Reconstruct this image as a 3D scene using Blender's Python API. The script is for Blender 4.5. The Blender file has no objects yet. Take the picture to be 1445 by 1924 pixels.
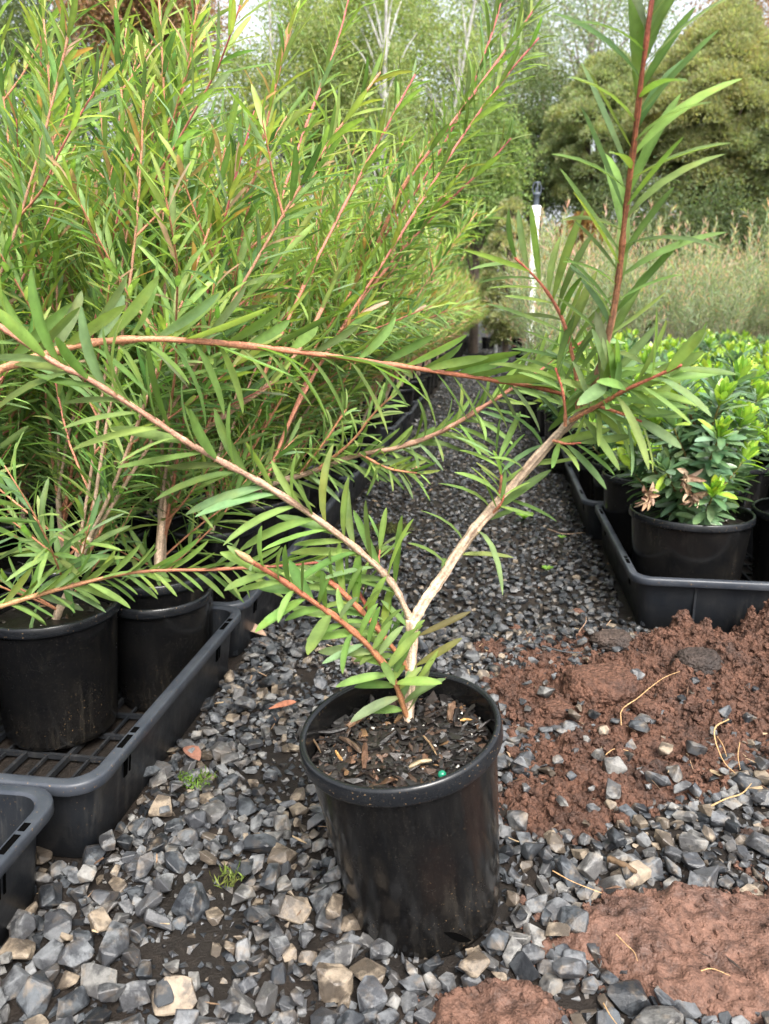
import bpy, bmesh, math, random
import numpy as np
rng = np.random.default_rng(7); random.seed(7)
S = bpy.context.scene; COL = S.collection
# ------------------------------------------------------------------ camera, world, sun, exposure
PITCH = math.radians(14.5); CAMH = 0.61; FPX = 1445.0
cd = bpy.data.cameras.new('camera'); cam = bpy.data.objects.new('camera', cd); COL.objects.link(cam)
cam.location = (0, 0, CAMH); cam.rotation_euler = (math.pi/2-PITCH, 0, 0)
cd.sensor_fit = 'VERTICAL'; cd.sensor_height = 36; cd.lens = 36*FPX/1924
cd.clip_start = 0.02; cd.clip_end = 1500
cd.dof.use_dof = True; cd.dof.focus_distance = 0.9; cd.dof.aperture_fstop = 9.5
S.camera = cam
W = bpy.data.worlds.new('World'); S.world = W; W.use_nodes = True
nt = W.node_tree; sky = nt.nodes.new('ShaderNodeTexSky'); sky.sky_type = 'NISHITA'; sky.sun_disc = False
SUN_EL, SUN_AZ = math.radians(54), math.radians(160)
sky.sun_elevation = SUN_EL; sky.sun_rotation = SUN_AZ; sky.air_density = 1.0; sky.dust_density = 6.0; sky.ozone_density = 1.0
hs = nt.nodes.new('ShaderNodeHueSaturation'); hs.inputs['Saturation'].default_value = .3; nt.links.new(sky.outputs[0], hs.inputs['Color']); nt.links.new(hs.outputs[0], nt.nodes['Background'].inputs[0]); nt.nodes['Background'].inputs[1].default_value = 0.15
sd = bpy.data.lights.new('sun', 'SUN'); sd.energy = 1.5; sd.angle = math.radians(24); sd.color = (1, .95, .86)
so = bpy.data.objects.new('sun', sd); COL.objects.link(so)
so.rotation_euler = (math.pi/2-SUN_EL, 0, -SUN_AZ+math.pi)
vs = S.view_settings; vs.view_transform = 'Standard'; vs.look = 'None'; vs.gamma = 1; vs.exposure = 1.68
S.cycles.max_bounces = 12; S.cycles.diffuse_bounces = 8; S.cycles.transmission_bounces = 8; S.cycles.transparent_max_bounces = 8; S.cycles.use_denoising = True

# ------------------------------------------------------------------ measuring helpers: pixel of the 1445x1924 photo -> point in the place
cp, sp = math.cos(PITCH), math.sin(PITCH)
def ray(px, py):
    x = (px-722.5)/FPX; y = (962-py)/FPX
    return np.array([x, cp+y*sp, -sp+y*cp])
def P(px, py, d): return np.array([0, 0, CAMH])+ray(px, py)*d
def G(px, py, z=0.0):
    r = ray(px, py); return np.array([0, 0, CAMH])+r*((z-CAMH)/r[2])
def AT(px, Y): # x at distance Y near eye level
    return (px-722.5)/FPX/1.06*Y
def HT(py, Y):
    r = ray(722, py); return CAMH+Y*r[2]/r[1]

# ------------------------------------------------------------------ object helpers
def link(o, parent=None):
    COL.objects.link(o)
    if parent: o.parent = parent
    return o
def tag(o, label, cat, group=None, kind=None):
    if kind: o['kind'] = kind
    if label: o['label'] = label
    if cat: o['category'] = cat
    if group: o['group'] = group
    return o
def empty(name, loc=(0, 0, 0), rz=0):
    o = bpy.data.objects.new(name, None); o.empty_display_size = .05
    o.location = tuple(float(v) for v in loc); o.rotation_euler = (0, 0, rz); return link(o)
def dup(o, parent=None):
    c = o.copy(); COL.objects.link(c); c.parent = parent
    for ch in list(o.children): dup(ch, c)
    return c
class Geo:
    def __init__(s): s.V=[]; s.Q=[]; s.T=[]; s.C=[]; s.n=0
    def add(s, v, q=None, t=None, c=(1, 1, 1)):
        v = np.asarray(v, float).reshape(-1, 3); k = len(v)
        c = np.asarray(c, float)
        if c.ndim == 1: c = np.tile(c, (k, 1))
        s.V.append(v); s.C.append(c)
        if q is not None and len(q): s.Q.append(np.asarray(q, int).reshape(-1, 4)+s.n)
        if t is not None and len(t): s.T.append(np.asarray(t, int).reshape(-1, 3)+s.n)
        s.n += k; return s
    def mesh(s, name, smooth=False):
        me = bpy.data.meshes.new(name)
        V = np.concatenate(s.V); C = np.concatenate(s.C)
        Q = np.concatenate(s.Q) if s.Q else np.zeros((0, 4), int)
        T = np.concatenate(s.T) if s.T else np.zeros((0, 3), int)
        me.vertices.add(len(V)); me.vertices.foreach_set('co', V.astype(np.float32).ravel())
        nl = Q.size+T.size; me.loops.add(nl); me.loops.foreach_set('vertex_index', np.concatenate([Q.ravel(), T.ravel()]).astype(np.int32))
        npoly = len(Q)+len(T); me.polygons.add(npoly)
        st = np.concatenate([np.arange(len(Q))*4, Q.size+np.arange(len(T))*3]).astype(np.int32)
        me.polygons.foreach_set('loop_start', st)
        me.polygons.foreach_set('use_smooth', np.full(npoly, smooth))
        a = me.attributes.new('Col', 'FLOAT_COLOR', 'POINT')
        a.data.foreach_set('color', np.concatenate([C, np.ones((len(C), 1))], 1).astype(np.float32).ravel())
        me.update(calc_edges=True); return me
    def build(s, name, m, parent=None, smooth=False):
        me = s.mesh(name, smooth); me.materials.append(m)
        return link(bpy.data.objects.new(name, me), parent)
def nrm(a): return a/np.maximum(np.linalg.norm(a, axis=-1, keepdims=True), 1e-9)
def spline(pts, n):
    p = np.asarray(pts, float); k = len(p)
    if k == 2: return np.linspace(p[0], p[1], n)
    p = np.vstack([2*p[0]-p[1], p, 2*p[-1]-p[-2]]); out = []
    for u in np.linspace(0, k-1-1e-6, n):
        i = int(u); f = u-i; a, b, c, d = p[i], p[i+1], p[i+2], p[i+3]
        out.append(.5*((2*b)+(c-a)*f+(2*a-5*b+4*c-d)*f*f+(3*b-a-3*c+d)*f**3))
    return np.array(out)
def tube(g, pts, rad, k=7, col=(1, 1, 1), cap=True, wob=0.0, strip=0.):
    pts = np.asarray(pts, float); n = len(pts); rad = np.broadcast_to(np.asarray(rad, float), (n,))
    T = nrm(np.gradient(pts, axis=0)); ref = np.array([0.31, .8, .5]); A = np.zeros((n, 3))
    a = nrm(np.cross(T[0], ref))
    for i in range(n):
        a = nrm(a-np.dot(a, T[i])*T[i]); A[i] = a
    B = np.cross(T, A); th = np.arange(k)*2*np.pi/k
    rr = rad[:, None]*(1+wob*rng.standard_normal((n, k)))
    V = pts[:, None]+rr[..., None]*(A[:, None]*np.cos(th)[None, :, None]+B[:, None]*np.sin(th)[None, :, None])
    i, j = np.meshgrid(np.arange(n-1), np.arange(k), indexing='ij'); j2 = (j+1) % k
    q = np.stack([i*k+j, i*k+j2, (i+1)*k+j2, (i+1)*k+j], -1).reshape(-1, 4)
    c = np.asarray(col, float)
    if c.ndim == 2: c = np.repeat(c, k, axis=0)
    if strip:
        sl = np.cumsum(np.concatenate([[0], np.linalg.norm(np.diff(pts, axis=0), axis=1)])); A2, S2 = np.meshgrid(th, sl, indexing='xy')
        f = fbm(np.abs(A2-np.pi)*3.2+5, S2*38, 4, 4); f2 = fbm(A2*2.2+1, S2*16+3, 3, 7)
        V = V+(V-pts[:, None])*((f-.47)*strip*.9)[..., None]
        c = (c if c.ndim == 2 else np.tile(c, (n*k, 1)))*np.clip(1+(f-.47)*strip*5.5, .25, 1.6).reshape(-1, 1); pk = np.clip((f2-.52)*6, 0, 1).reshape(-1, 1)*min(1, strip*2.2)
        c = c*(1-pk*.5)+np.array((.22, .10, .055))*pk*.5
    V = V.reshape(-1, 3)
    if cap:
        V = np.vstack([V, pts[-1]+T[-1]*rad[-1]*.8]); 
        if c.ndim == 2: c = np.vstack([c, c[-1]])
        t = [((n-1)*k+m, (n-1)*k+(m+1) % k, n*k) for m in range(k)]
        g.add(V, q, t, c)
    else: g.add(V, q, None, c)
def lathe(g, prof, k=48, col=(1, 1, 1), z0=0):
    prof = np.array(prof, float); n = len(prof); th = np.arange(k)*2*np.pi/k
    V = np.stack([prof[:, 0][:, None]*np.cos(th), prof[:, 0][:, None]*np.sin(th), np.repeat(prof[:, 1][:, None], k, 1)], -1)
    i, j = np.meshgrid(np.arange(n-1), np.arange(k), indexing='ij'); j2 = (j+1) % k
    g.add(V.reshape(-1, 3), np.stack([i*k+j, i*k+j2, (i+1)*k+j2, (i+1)*k+j], -1).reshape(-1, 4), None, col)
def box(g, c, h, col=(1, 1, 1), R=None):
    v = np.array([[x, y, z] for x in (-1, 1) for y in (-1, 1) for z in (-1, 1)], float)*np.array(h)
    if R is not None: v = v@np.asarray(R).T
    g.add(v+np.array(c), [(0, 1, 3, 2), (4, 6, 7, 5), (0, 4, 5, 1), (2, 3, 7, 6), (0, 2, 6, 4), (1, 5, 7, 3)], None, col)
# noise on arrays
def _h(i, j, s): 
    x = np.sin(i*127.1+j*311.7+s*74.7)*43758.5453; return x-np.floor(x)
def vnoise(x, y, s=0):
    i, j = np.floor(x), np.floor(y); fx, fy = x-i, y-j; fx = fx*fx*(3-2*fx); fy = fy*fy*(3-2*fy)
    return (_h(i, j, s)*(1-fx)+_h(i+1, j, s)*fx)*(1-fy)+(_h(i, j+1, s)*(1-fx)+_h(i+1, j+1, s)*fx)*fy
def fbm(x, y, o=4, s=0):
    r = 0; a = .5
    for k in range(o): r = r+a*vnoise(x*2**k, y*2**k, s+k*3.3); a *= .5
    return r
# ------------------------------------------------------------------ leaves
LODS = {'hi': ([0, .09, .24, .46, .70, .88, .97, 1], [.16, .45, .82, 1, .95, .66, .28, .05], [-1, 0, 1]),
        'mid': ([0, .25, .6, .9, 1], [.18, .82, 1, .6, .06], [-1, 0, 1]),
        'lo': ([0, .45, 1], [.15, 1, .05], [-1, 1]),
        'oval': ([0, .12, .32, .58, .82, .95, 1], [.10, .35, .75, 1, .82, .42, .06], [-1, 0, 1]),
        'ovlo': ([0, .3, .7, 1], [.12, .75, .95, .1], [-1, 1])}
def leaves(g, pos, d, n, L, Wd, curl, col, lod='hi', fold=.35, twist=None):
    N = len(pos)
    if N == 0: return
    t, pr, w = (np.array(q, float) for q in LODS[lod])
    u = nrm(d); n = nrm(n-(n*u).sum(1, keepdims=True)*u); s = np.cross(u, n)
    L = np.broadcast_to(L, (N,))[:, None, None, None]; Wd = np.broadcast_to(Wd, (N,))[:, None, None, None]; curl = np.broadcast_to(curl, (N,))[:, None, None, None]
    tt = t[None, :, None, None]; pp = pr[None, :, None, None]; ww = w[None, None, :, None]
    sb = rng.normal(0, .06, (N, 1, 1, 1))
    V = pos[:, None, None]+u[:, None, None]*L*tt*(1-.12*np.abs(curl)*tt)+s[:, None, None]*(Wd/2*pp*ww+sb*L*tt*tt)+n[:, None, None]*(fold*Wd/2*pp*np.abs(ww)-curl*L*tt**2)
    T, C = len(t), len(w)
    c = np.repeat(np.repeat(col[:, None, None, :], T, 1), C, 2)
    if C == 3: c = c.copy(); c[:, :, 1] *= 1.24
    i, j = np.meshgrid(np.arange(T-1), np.arange(C-1), indexing='ij')
    q = np.stack([i*C+j, i*C+j+1, (i+1)*C+j+1, (i+1)*C+j], -1).reshape(-1, 4)
    q = (q[None]+(np.arange(N)*T*C)[:, None, None]).reshape(-1, 4)
    g.add(V.reshape(-1, 3), q, None, c.reshape(-1, 3))
def along(pts, u0, u1, spacing):
    pts = np.asarray(pts, float); seg = np.linalg.norm(np.diff(pts, axis=0), axis=1); s = np.concatenate([[0], np.cumsum(seg)]); tot = s[-1]
    n = max(1, int(tot*(u1-u0)/spacing)); q = tot*(u0+(u1-u0)*(np.arange(n)+rng.uniform(-.3, .3, n)+.5)/n)
    pos = np.stack([np.interp(q, s, pts[:, k]) for k in range(3)], 1)
    e = tot*.02; T = nrm(np.stack([np.interp(np.minimum(q+e, tot), s, pts[:, k])-np.interp(np.maximum(q-e, 0), s, pts[:, k]) for k in range(3)], 1))
    return pos, T, q/tot
def leafy(g, pts, u0, u1, spacing, Lr, ratio, ang, colf, droop=.15, curl=.12, lod='hi', tipang=None, phase=None, fold=.35, open_=0.):
    pos, T, u = along(pts, u0, u1, spacing); n = len(pos)
    ref = np.tile(np.array([.2, .15, 1.]), (n, 1)); ref[np.abs((T*nrm(ref)).sum(1)) > .95] = (1, .2, 0)
    a = nrm(np.cross(T, ref)); b = np.cross(T, a)
    ph = (rng.uniform(0, 6.28) if phase is None else phase)+np.arange(n)*2.39996+rng.normal(0, .25, n)
    r = a*np.cos(ph)[:, None]+b*np.sin(ph)[:, None]
    r[:, 1] *= 1-.82*open_; r = nrm(r); tipang = ang if tipang is None else tipang
    an = np.radians(ang+(tipang-ang)*u**3+rng.normal(0, 4.5, n))[:, None]
    d = np.cos(an)*T+np.sin(an)*r; d[:, 2] -= droop*rng.uniform(.3, 1.6, n); d = nrm(d)
    nn = np.sin(an)*T-np.cos(an)*r+rng.normal(0, .16, (n, 3)); nn[:, 2] += .35+.2*open_; nn[:, 1] -= .6*open_
    L = rng.uniform(Lr[0], Lr[1], n)*(1-.35*np.clip((u-.9)/.1, 0, 1))
    leaves(g, pos, d, nn, L, L*ratio*rng.uniform(.85, 1.15, n), curl*rng.normal(1., .9, n), colf(u, n), lod, fold)
def pal(cols, wts, var=.12):
    cols = np.array(cols, float); wts = np.array(wts)/sum(wts)
    def f(u, n):
        c = cols[rng.choice(len(cols), n, p=wts)]*rng.uniform(.8, 1.2, (n, 1)); return np.clip(c*(1+rng.normal(0, var*.5, (n, 3))), .005, .9)
    return f
def grad(f0, f1, p=3.):
    def f(u, n):
        a, b = f0(u, n), f1(u, n); m = (rng.uniform(0, 1, n) < u**p)[:, None]; return np.where(m, b, a)
    return f
# ------------------------------------------------------------------ materials
def newmat(name):
    m = bpy.data.materials.new(name); m.use_nodes = True; t = m.node_tree; b = t.nodes['Principled BSDF']; return m, t, b
def N(t, typ, **k):
    n = t.nodes.new('ShaderNode'+typ)
    for a, v in k.items():
        if a.startswith('i_'): n.inputs[a[2:].replace('_', ' ')].default_value = v
        else: setattr(n, a, v)
    return n
def noise(t, scale, detail=4, rough=.6, coord='Object', sc=None):
    tc = N(t, 'TexCoord'); n = N(t, 'TexNoise'); n.inputs['Scale'].default_value = scale; n.inputs['Detail'].default_value = detail; n.inputs['Roughness'].default_value = rough
    if sc:
        mp = N(t, 'Mapping'); mp.inputs['Scale'].default_value = sc; t.links.new(tc.outputs[coord], mp.inputs[0]); t.links.new(mp.outputs[0], n.inputs[0])
    else: t.links.new(tc.outputs[coord], n.inputs[0])
    return n.outputs[0]
def ramp(t, src, stops):
    r = N(t, 'ValToRGB'); e = r.color_ramp.elements
    while len(e) < len(stops): e.new(.5)
    for k, (p, c) in enumerate(stops):
        e[k].position = p; e[k].color = (*c, 1) if hasattr(c, '__len__') else (c, c, c, 1)
    t.links.new(src, r.inputs[0]); return r.outputs[0]
def mix(t, fac, a, b, mode='MIX'):
    m = N(t, 'Mix'); m.data_type = 'RGBA'; m.blend_type = mode
    for i, v in ((0, fac), (6, a), (7, b)):
        if hasattr(v, 'is_output'): t.links.new(v, m.inputs[i])
        elif i: m.inputs[i].default_value = (*v, 1) if len(v) == 3 else v
        else: m.inputs[0].default_value = v
    return m.outputs[2]
def bump(t, b, h, strength, dist=.002):
    bp = N(t, 'Bump'); bp.inputs['Strength'].default_value = strength; bp.inputs['Distance'].default_value = dist
    t.links.new(h, bp.inputs['Height']); t.links.new(bp.outputs[0], b.inputs['Normal'])
def colattr(t):
    a = N(t, 'Attribute'); a.attribute_name = 'Col'; return a.outputs['Color']
def leaf_mat(name, rough=.42, trans=.35, sc=60, spec=.5, tcol=(1.5, 1.55, .8)):
    m, t, b = newmat(name); c = colattr(t); n = noise(t, sc, 3)
    c2 = mix(t, 1., c, ramp(t, n, [(.3, .78), (.7, 1.2)]), 'MULTIPLY'); c2 = mix(t, ramp(t, noise(t, sc*.45, 4), [(.52, 0.), (.7, .5)]), c2, mix(t, 1., c2, (1.35, 1.05, .7), 'MULTIPLY')); c2 = mix(t, ramp(t, noise(t, sc*7, 2), [(.70, 0.), (.76, .6)]), c2, (.12, .07, .03))
    t.links.new(c2, b.inputs['Base Color']); b.inputs['Roughness'].default_value = rough; b.inputs['Specular IOR Level'].default_value = spec
    tr = N(t, 'BsdfTranslucent'); t.links.new(mix(t, 1., c2, tcol, 'MULTIPLY'), tr.inputs[0])
    ms = N(t, 'MixShader'); ms.inputs[0].default_value = trans
    t.links.new(b.outputs[0], ms.inputs[1]); t.links.new(tr.outputs[0], ms.inputs[2]); t.links.new(ms.outputs[0], t.nodes['Material Output'].inputs[0]); return m
M_LEAF = leaf_mat('bottlebrush leaf', .5, .42, spec=.28); M_SQ = leaf_mat('glossy shrub leaf', .3, .28, 80)
M_TREE = leaf_mat('tree foliage', .7, .45, 3, .12)
def bark_mat():
    m, t, b = newmat('stem bark'); c = colattr(t)
    n = noise(t, 520, 4, .7); n2 = noise(t, 130, 3)
    c2 = mix(t, 1., c, ramp(t, n, [(.32, .6), (.5, 1.), (.68, 1.3)]), 'MULTIPLY'); c2 = mix(t, .6, c2, ramp(t, n2, [(.3, .6), (.7, 1.3)]), 'MULTIPLY')
    t.links.new(c2, b.inputs['Base Color']); b.inputs['Roughness'].default_value = .65; bump(t, b, n, .7, .0012); return m
M_BARK = bark_mat()
def trunk_mat():
    m, t, b = newmat('tree bark'); c = colattr(t); n = noise(t, 9, 5, .7, sc=(1, 1, .5))
    t.links.new(mix(t, 1., c, ramp(t, n, [(.35, .35), (.55, 1.1)]), 'MULTIPLY'), b.inputs['Base Color']); b.inputs['Roughness'].default_value = .9; bump(t, b, n, .5, .02); return m
M_TRUNK = trunk_mat()
def plastic(name, base, dust, rough=.33, streak=True, amount=.5, speck=True):
    m, t, b = newmat(name)
    n1 = noise(t, 9, 6, .65); c = mix(t, ramp(t, n1, [(.4, 0.), (.8, amount)]), base, dust)
    if streak:
        n2 = noise(t, 75, 5, .7, sc=(1, 1, .07)); n5 = noise(t, 7, 3); c = mix(t, mix(t, 1., ramp(t, n2, [(.5, 0.), (.62, 1.2*amount)]), ramp(t, n5, [(.46, .05), (.6, 1.)]), 'MULTIPLY'), c, tuple(v*1.5 for v in dust))
    if speck:
        n3 = noise(t, 330, 2, .5); c = mix(t, mix(t, 1., ramp(t, n3, [(.68, 0.), (.75, .8)]), ramp(t, n5 if streak else n3, [(.48, 0.), (.62, 1.)]), 'MULTIPLY'), c, (.20, .13, .07))
        n4 = noise(t, 900, 2, .5); c = mix(t, ramp(t, n4, [(.66, 0.), (.74, .4)]), c, (.12, .10, .08))
    t.links.new(c, b.inputs['Base Color'])
    t.links.new(ramp(t, noise(t, 30, 5, .7), [(.3, rough-.08), (.7, rough+.13)]), b.inputs['Roughness']); b.inputs['Specular IOR Level'].default_value = .36
    bump(t, b, noise(t, 26, 3), .15, .004); return m
M_POT = plastic('black pot plastic', (.0035, .0037, .0042), (.017, .015, .0125), .17, True, .5)
M_RIM = plastic('pot rim plastic', (.0062, .0072, .009), (.028, .03, .033), .2, False, .4)
M_TRAY = plastic('tray plastic', (.010, .0122, .016), (.036, .035, .034), .4)
M_TRIM = plastic('tray rim plastic', (.026, .031, .041), (.085, .09, .10), .38, False, .7)
M_DARK, _t, _b = newmat('dark recess'); _b.inputs['Base Color'].default_value = (.002, .002, .002, 1); _b.inputs['Roughness'].default_value = 1; _b.inputs['Specular IOR Level'].default_value = 0
def col_mat(name, rough=.85, sc=200, lo=.6, hi=1.35, bs=.5, bd=.001, spec=.3):
    m, t, b = newmat(name); c = colattr(t); n = noise(t, sc, 5, .7)
    t.links.new(mix(t, 1., c, ramp(t, n, [(.32, lo), (.68, hi)]), 'MULTIPLY'), b.inputs['Base Color']); b.inputs['Roughness'].default_value = rough
    b.inputs['Specular IOR Level'].default_value = spec; bump(t, b, n, bs, bd); return m
M_CHIP = col_mat('bark chips', .42, 160, .5, 1.4, .8, .0015, .5)
M_LITTER = col_mat('dry litter', .8, 150, .6, 1.3, .5, .001)
M_MOSS = leaf_mat('moss', .7, .2, 90, .2)
def stone_mat():
    m, t, b = newmat('gravel stone'); c = colattr(t)
    n = noise(t, 120, 6, .75); n2 = noise(t, 34, 5, .65); n3 = noise(t, 700, 2, .5)
    c = mix(t, 1., c, ramp(t, n, [(.3, .62), (.5, 1.), (.72, 1.3)]), 'MULTIPLY')
    c = mix(t, ramp(t, noise(t, 55, 4), [(.52, 0.), (.68, .55)]), c, (.2, .15, .10))
    wet = ramp(t, n2, [(.42, 0.), (.52, 1.)])
    c = mix(t, wet, c, mix(t, 1., c, (.36, .36, .38), 'MULTIPLY'))
    c = mix(t, ramp(t, n3, [(.7, 0.), (.8, .35)]), c, (.35, .34, .33))
    t.links.new(c, b.inputs['Base Color']); t.links.new(ramp(t, wet, [(0, .72), (1, .34)]), b.inputs['Roughness']); b.inputs['Specular IOR Level'].default_value = .45
    bump(t, b, mix(t, .5, n, noise(t, 420, 4, .7)), .55, .0022); return m
M_STONE = stone_mat()
def ground_mat():
    m, t, b = newmat('wet dark soil'); n = noise(t, 60, 8, .75); n2 = noise(t, 7, 4); n3 = noise(t, 350, 4, .7)
    c = ramp(t, n, [(.3, (.006, .005, .0045)), (.55, (.015, .0118, .0095)), (.75, (.038, .030, .024))])
    c = mix(t, ramp(t, n2, [(.45, 0.), (.7, .4)]), c, (.03, .018, .012)); c = mix(t, ramp(t, n3, [(.62, 0.), (.75, .5)]), c, (.08, .072, .065))
    t.links.new(c, b.inputs['Base Color']); t.links.new(ramp(t, n2, [(.3, .35), (.7, .75)]), b.inputs['Roughness']); b.inputs['Specular IOR Level'].default_value = .25; bump(t, b, mix(t, .45, n, n3), .9, .006); return m
def redsoil_mat(name='red clay soil', vsc=170, bs=1.):
    m, t, b = newmat(name); c = colattr(t); n = noise(t, 75, 8, .75); n2 = noise(t, 16, 4); n3 = noise(t, 480, 4, .7)
    k = ramp(t, n, [(.34, .35), (.52, 1.), (.70, 1.5)])
    c = mix(t, 1., c, k, 'MULTIPLY'); c = mix(t, ramp(t, n2, [(.5, 0.), (.66, .65)]), c, mix(t, 1., c, (.42, .5, .6), 'MULTIPLY')); c = mix(t, ramp(t, n3, [(.64, 0.), (.76, .4)]), c, (.26, .16, .11))
    t.links.new(c, b.inputs['Base Color']); t.links.new(ramp(t, n2, [(.35, .8), (.7, .5)]), b.inputs['Roughness']); b.inputs['Specular IOR Level'].default_value = .3
    tc = N(t, 'TexCoord'); vo = N(t, 'TexVoronoi'); vo.inputs['Scale'].default_value = vsc; t.links.new(tc.outputs['Object'], vo.inputs['Vector'])
    hv = mix(t, .5, ramp(t, vo.outputs['Distance'], [(0, 1.), (.75, 0.)]), mix(t, .5, n, n3)); bump(t, b, hv, bs, .007); return m
M_SOIL = redsoil_mat(); M_SLAB = redsoil_mat('pressed red clay', 330, .4); M_GROUND = ground_mat()
def simple(name, col, rough=.5, var=.2, sc=40):
    m, t, b = newmat(name); n = noise(t, sc, 4); t.links.new(ramp(t, n, [(.3, tuple(v*(1-var) for v in col)), (.7, tuple(v*(1+var) for v in col))]), b.inputs['Base Color']); b.inputs['Roughness'].default_value = rough; return m
M_PVC = simple('white pvc', (.86, .86, .84), .4, .08, 12); M_BLACK = simple('black sprinkler plastic', (.07, .085, .11), .4)

# ------------------------------------------------------------------ the setting: ground sheet
OL = np.array([-.318, .728]); UL = np.array([.137, .9906]); VL = np.array([-.9906, .137])      # left tray row: edge origin, along, away from the path
OR = np.array([.482, 1.408]); UR = np.array([.137, .9906]); VR = np.array([.9906, -.137])      # right tray row
def LW(s, v, z=0): p = OL+UL*s+VL*v; return np.array([p[0], p[1], z])
def RW(s, v, z=0): p = OR+UR*s+VR*v; return np.array([p[0], p[1], z])
ROWRZ = -math.atan2(.137, .9906)
gx = np.concatenate([[-600, -60, -8], np.linspace(-2, 3, 26), [9, 60, 600]]); gy = np.concatenate([[-600, -20, -2], np.linspace(0, 6, 31), [12, 40, 900]])
X, Y = np.meshgrid(gx, gy, indexing='ij'); g = Geo(); nx, ny = X.shape
i, j = np.meshgrid(np.arange(nx-1), np.arange(ny-1), indexing='ij')
g.add(np.stack([X, Y, 0*X], -1).reshape(-1, 3), np.stack([i*ny+j, (i+1)*ny+j, (i+1)*ny+j+1, i*ny+j+1], -1).reshape(-1, 4))
tag(g.build('ground', M_GROUND), None, None, kind='structure')

# ------------------------------------------------------------------ hero pot numbers (needed by the gravel too)
HB = G(800, 1690); HT_ = P(750, 1359, .757); HAX = nrm(HT_-HB); HH = float(np.linalg.norm(HT_-HB))

# ------------------------------------------------------------------ stones
def hull_rock(npt, flat, bev):
    bm = bmesh.new(); yy = rng.uniform(.62, .95)
    for _ in range(npt):
        p = nrm(np.sign(q := rng.uniform(-1, 1, 3))*np.abs(q)**.75)*rng.uniform(.82, 1.12)*np.array([1, yy, flat]); bm.verts.new(p)
    r = bmesh.ops.convex_hull(bm, input=bm.verts); 
    bmesh.ops.delete(bm, geom=[v for v in bm.verts if not v.link_faces], context='VERTS')
    bmesh.ops.dissolve_limit(bm, angle_limit=.30, verts=bm.verts, edges=bm.edges)
    if bev: bmesh.ops.bevel(bm, geom=list(bm.edges), offset=bev, segments=1, affect='EDGES', profile=.6, clamp_overlap=True)
    bmesh.ops.triangulate(bm, faces=bm.faces)
    if bev: bmesh.ops.subdivide_edges(bm, edges=[e for e in bm.edges if e.calc_length() > .28], cuts=1, use_grid_fill=True); bmesh.ops.triangulate(bm, faces=bm.faces)
    bm.verts.index_update()
    V = np.array([v.co[:] for v in bm.verts]); F = np.array([[v.index for v in f.verts] for f in bm.faces]); bm.free()
    if bev: k = rng.uniform(0, 50); V = V*(1+.15*(fbm(V[:, 0]*2.6+k, V[:, 1]*2.6+V[:, 2]*2.2, 3)-.44))[:, None]
    return V, F
ROCK_N = [hull_rock(rng.integers(11, 20), rng.uniform(.45, .78), .05) for _ in range(40)]
ROCK_F = [hull_rock(rng.integers(7, 10), rng.uniform(.35, .6), 0) for _ in range(24)]
CLOD = []
for _ in range(14):
    bm = bmesh.new(); bmesh.ops.create_icosphere(bm, subdivisions=2, radius=1)
    k = rng.uniform(0, 9); V = np.array([v.co[:] for v in bm.verts]); F = np.array([[v.index for v in f.verts] for f in bm.faces]); bm.free()
    V *= (.35+1.3*fbm(V[:, 0]*2.6+k, V[:, 1]*2.6+V[:, 2]*2.1+k, 3))[:, None]; CLOD.append((V*np.array([1, .85, .7]), F))
def rotm(yaw, tilt, ta):
    c, s = math.cos(yaw), math.sin(yaw); Z = np.array([[c, -s, 0], [s, c, 0], [0, 0, 1]])
    ax = np.array([math.cos(ta), math.sin(ta), 0]); K = np.array([[0, 0, ax[1]], [0, 0, -ax[0]], [-ax[1], ax[0], 0]])
    return (np.eye(3)+math.sin(tilt)*K+(1-math.cos(tilt))*K@K)@Z
STC = np.array([(.100, .105, .112), (.130, .133, .136), (.160, .156, .148), (.205, .165, .122), (.058, .065, .073), (.030, .034, .039)])
def stone_at(g, lib, x, y, z, r, wet=0., maxtilt=.5, pick=None):
    V, F = lib[rng.integers(len(lib))]; R = rotm(rng.uniform(0, 6.28), abs(rng.normal(0, maxtilt)), rng.uniform(0, 6.28))
    w = np.array([.22, .25, .20, .16, .11, .06])*(1-wet)+np.array([.16, .05, .02, .02, .36, .39])*wet if pick is None else pick
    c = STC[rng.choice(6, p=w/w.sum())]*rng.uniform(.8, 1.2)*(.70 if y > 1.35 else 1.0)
    g.add((V@R.T)*r+np.array([x, y, z]), None, F, c)
def in_tray(x, y):
    p = np.array([x, y]); a = p-OL; s, v = a@UL, a@VL
    if s > .02 and v > .018: return True
    if s <= -.035 and v > .046 and s > -.7: return True
    a = p-OR; s, v = a@UR, a@VR
    return s > .015 and v > .012
def soilmask(x, y): # where red soil lies (0..1)
    e = lambda cx, cy, rx, ry, a=0: np.exp(-(((x-cx)/rx)**2+((y-cy)/ry)**2)**1.5)
    n = fbm(x*14+3, y*14, 4, 5)-.47; n2 = fbm(x*38+1, y*38, 4, 8)-.47
    m = np.maximum.reduce([.8*e(.22, .86, .09, .07), .75*e(.30, 1.30, .08, .05), .7*e(.19, 1.33, .05, .03), e(.55, 1.16, .31, .24), e(.32, 1.15, .15, .13), e(.34, .95, .15, .10), e(.75, 1.1, .3, .3)])+n*.9
    m2 = e(.345, .632, .155, .085)+n*.6+n2*.6; m3 = e(.095, .545, .065, .042)+n*.7+n2*.7
    return m, m2, m3
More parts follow.
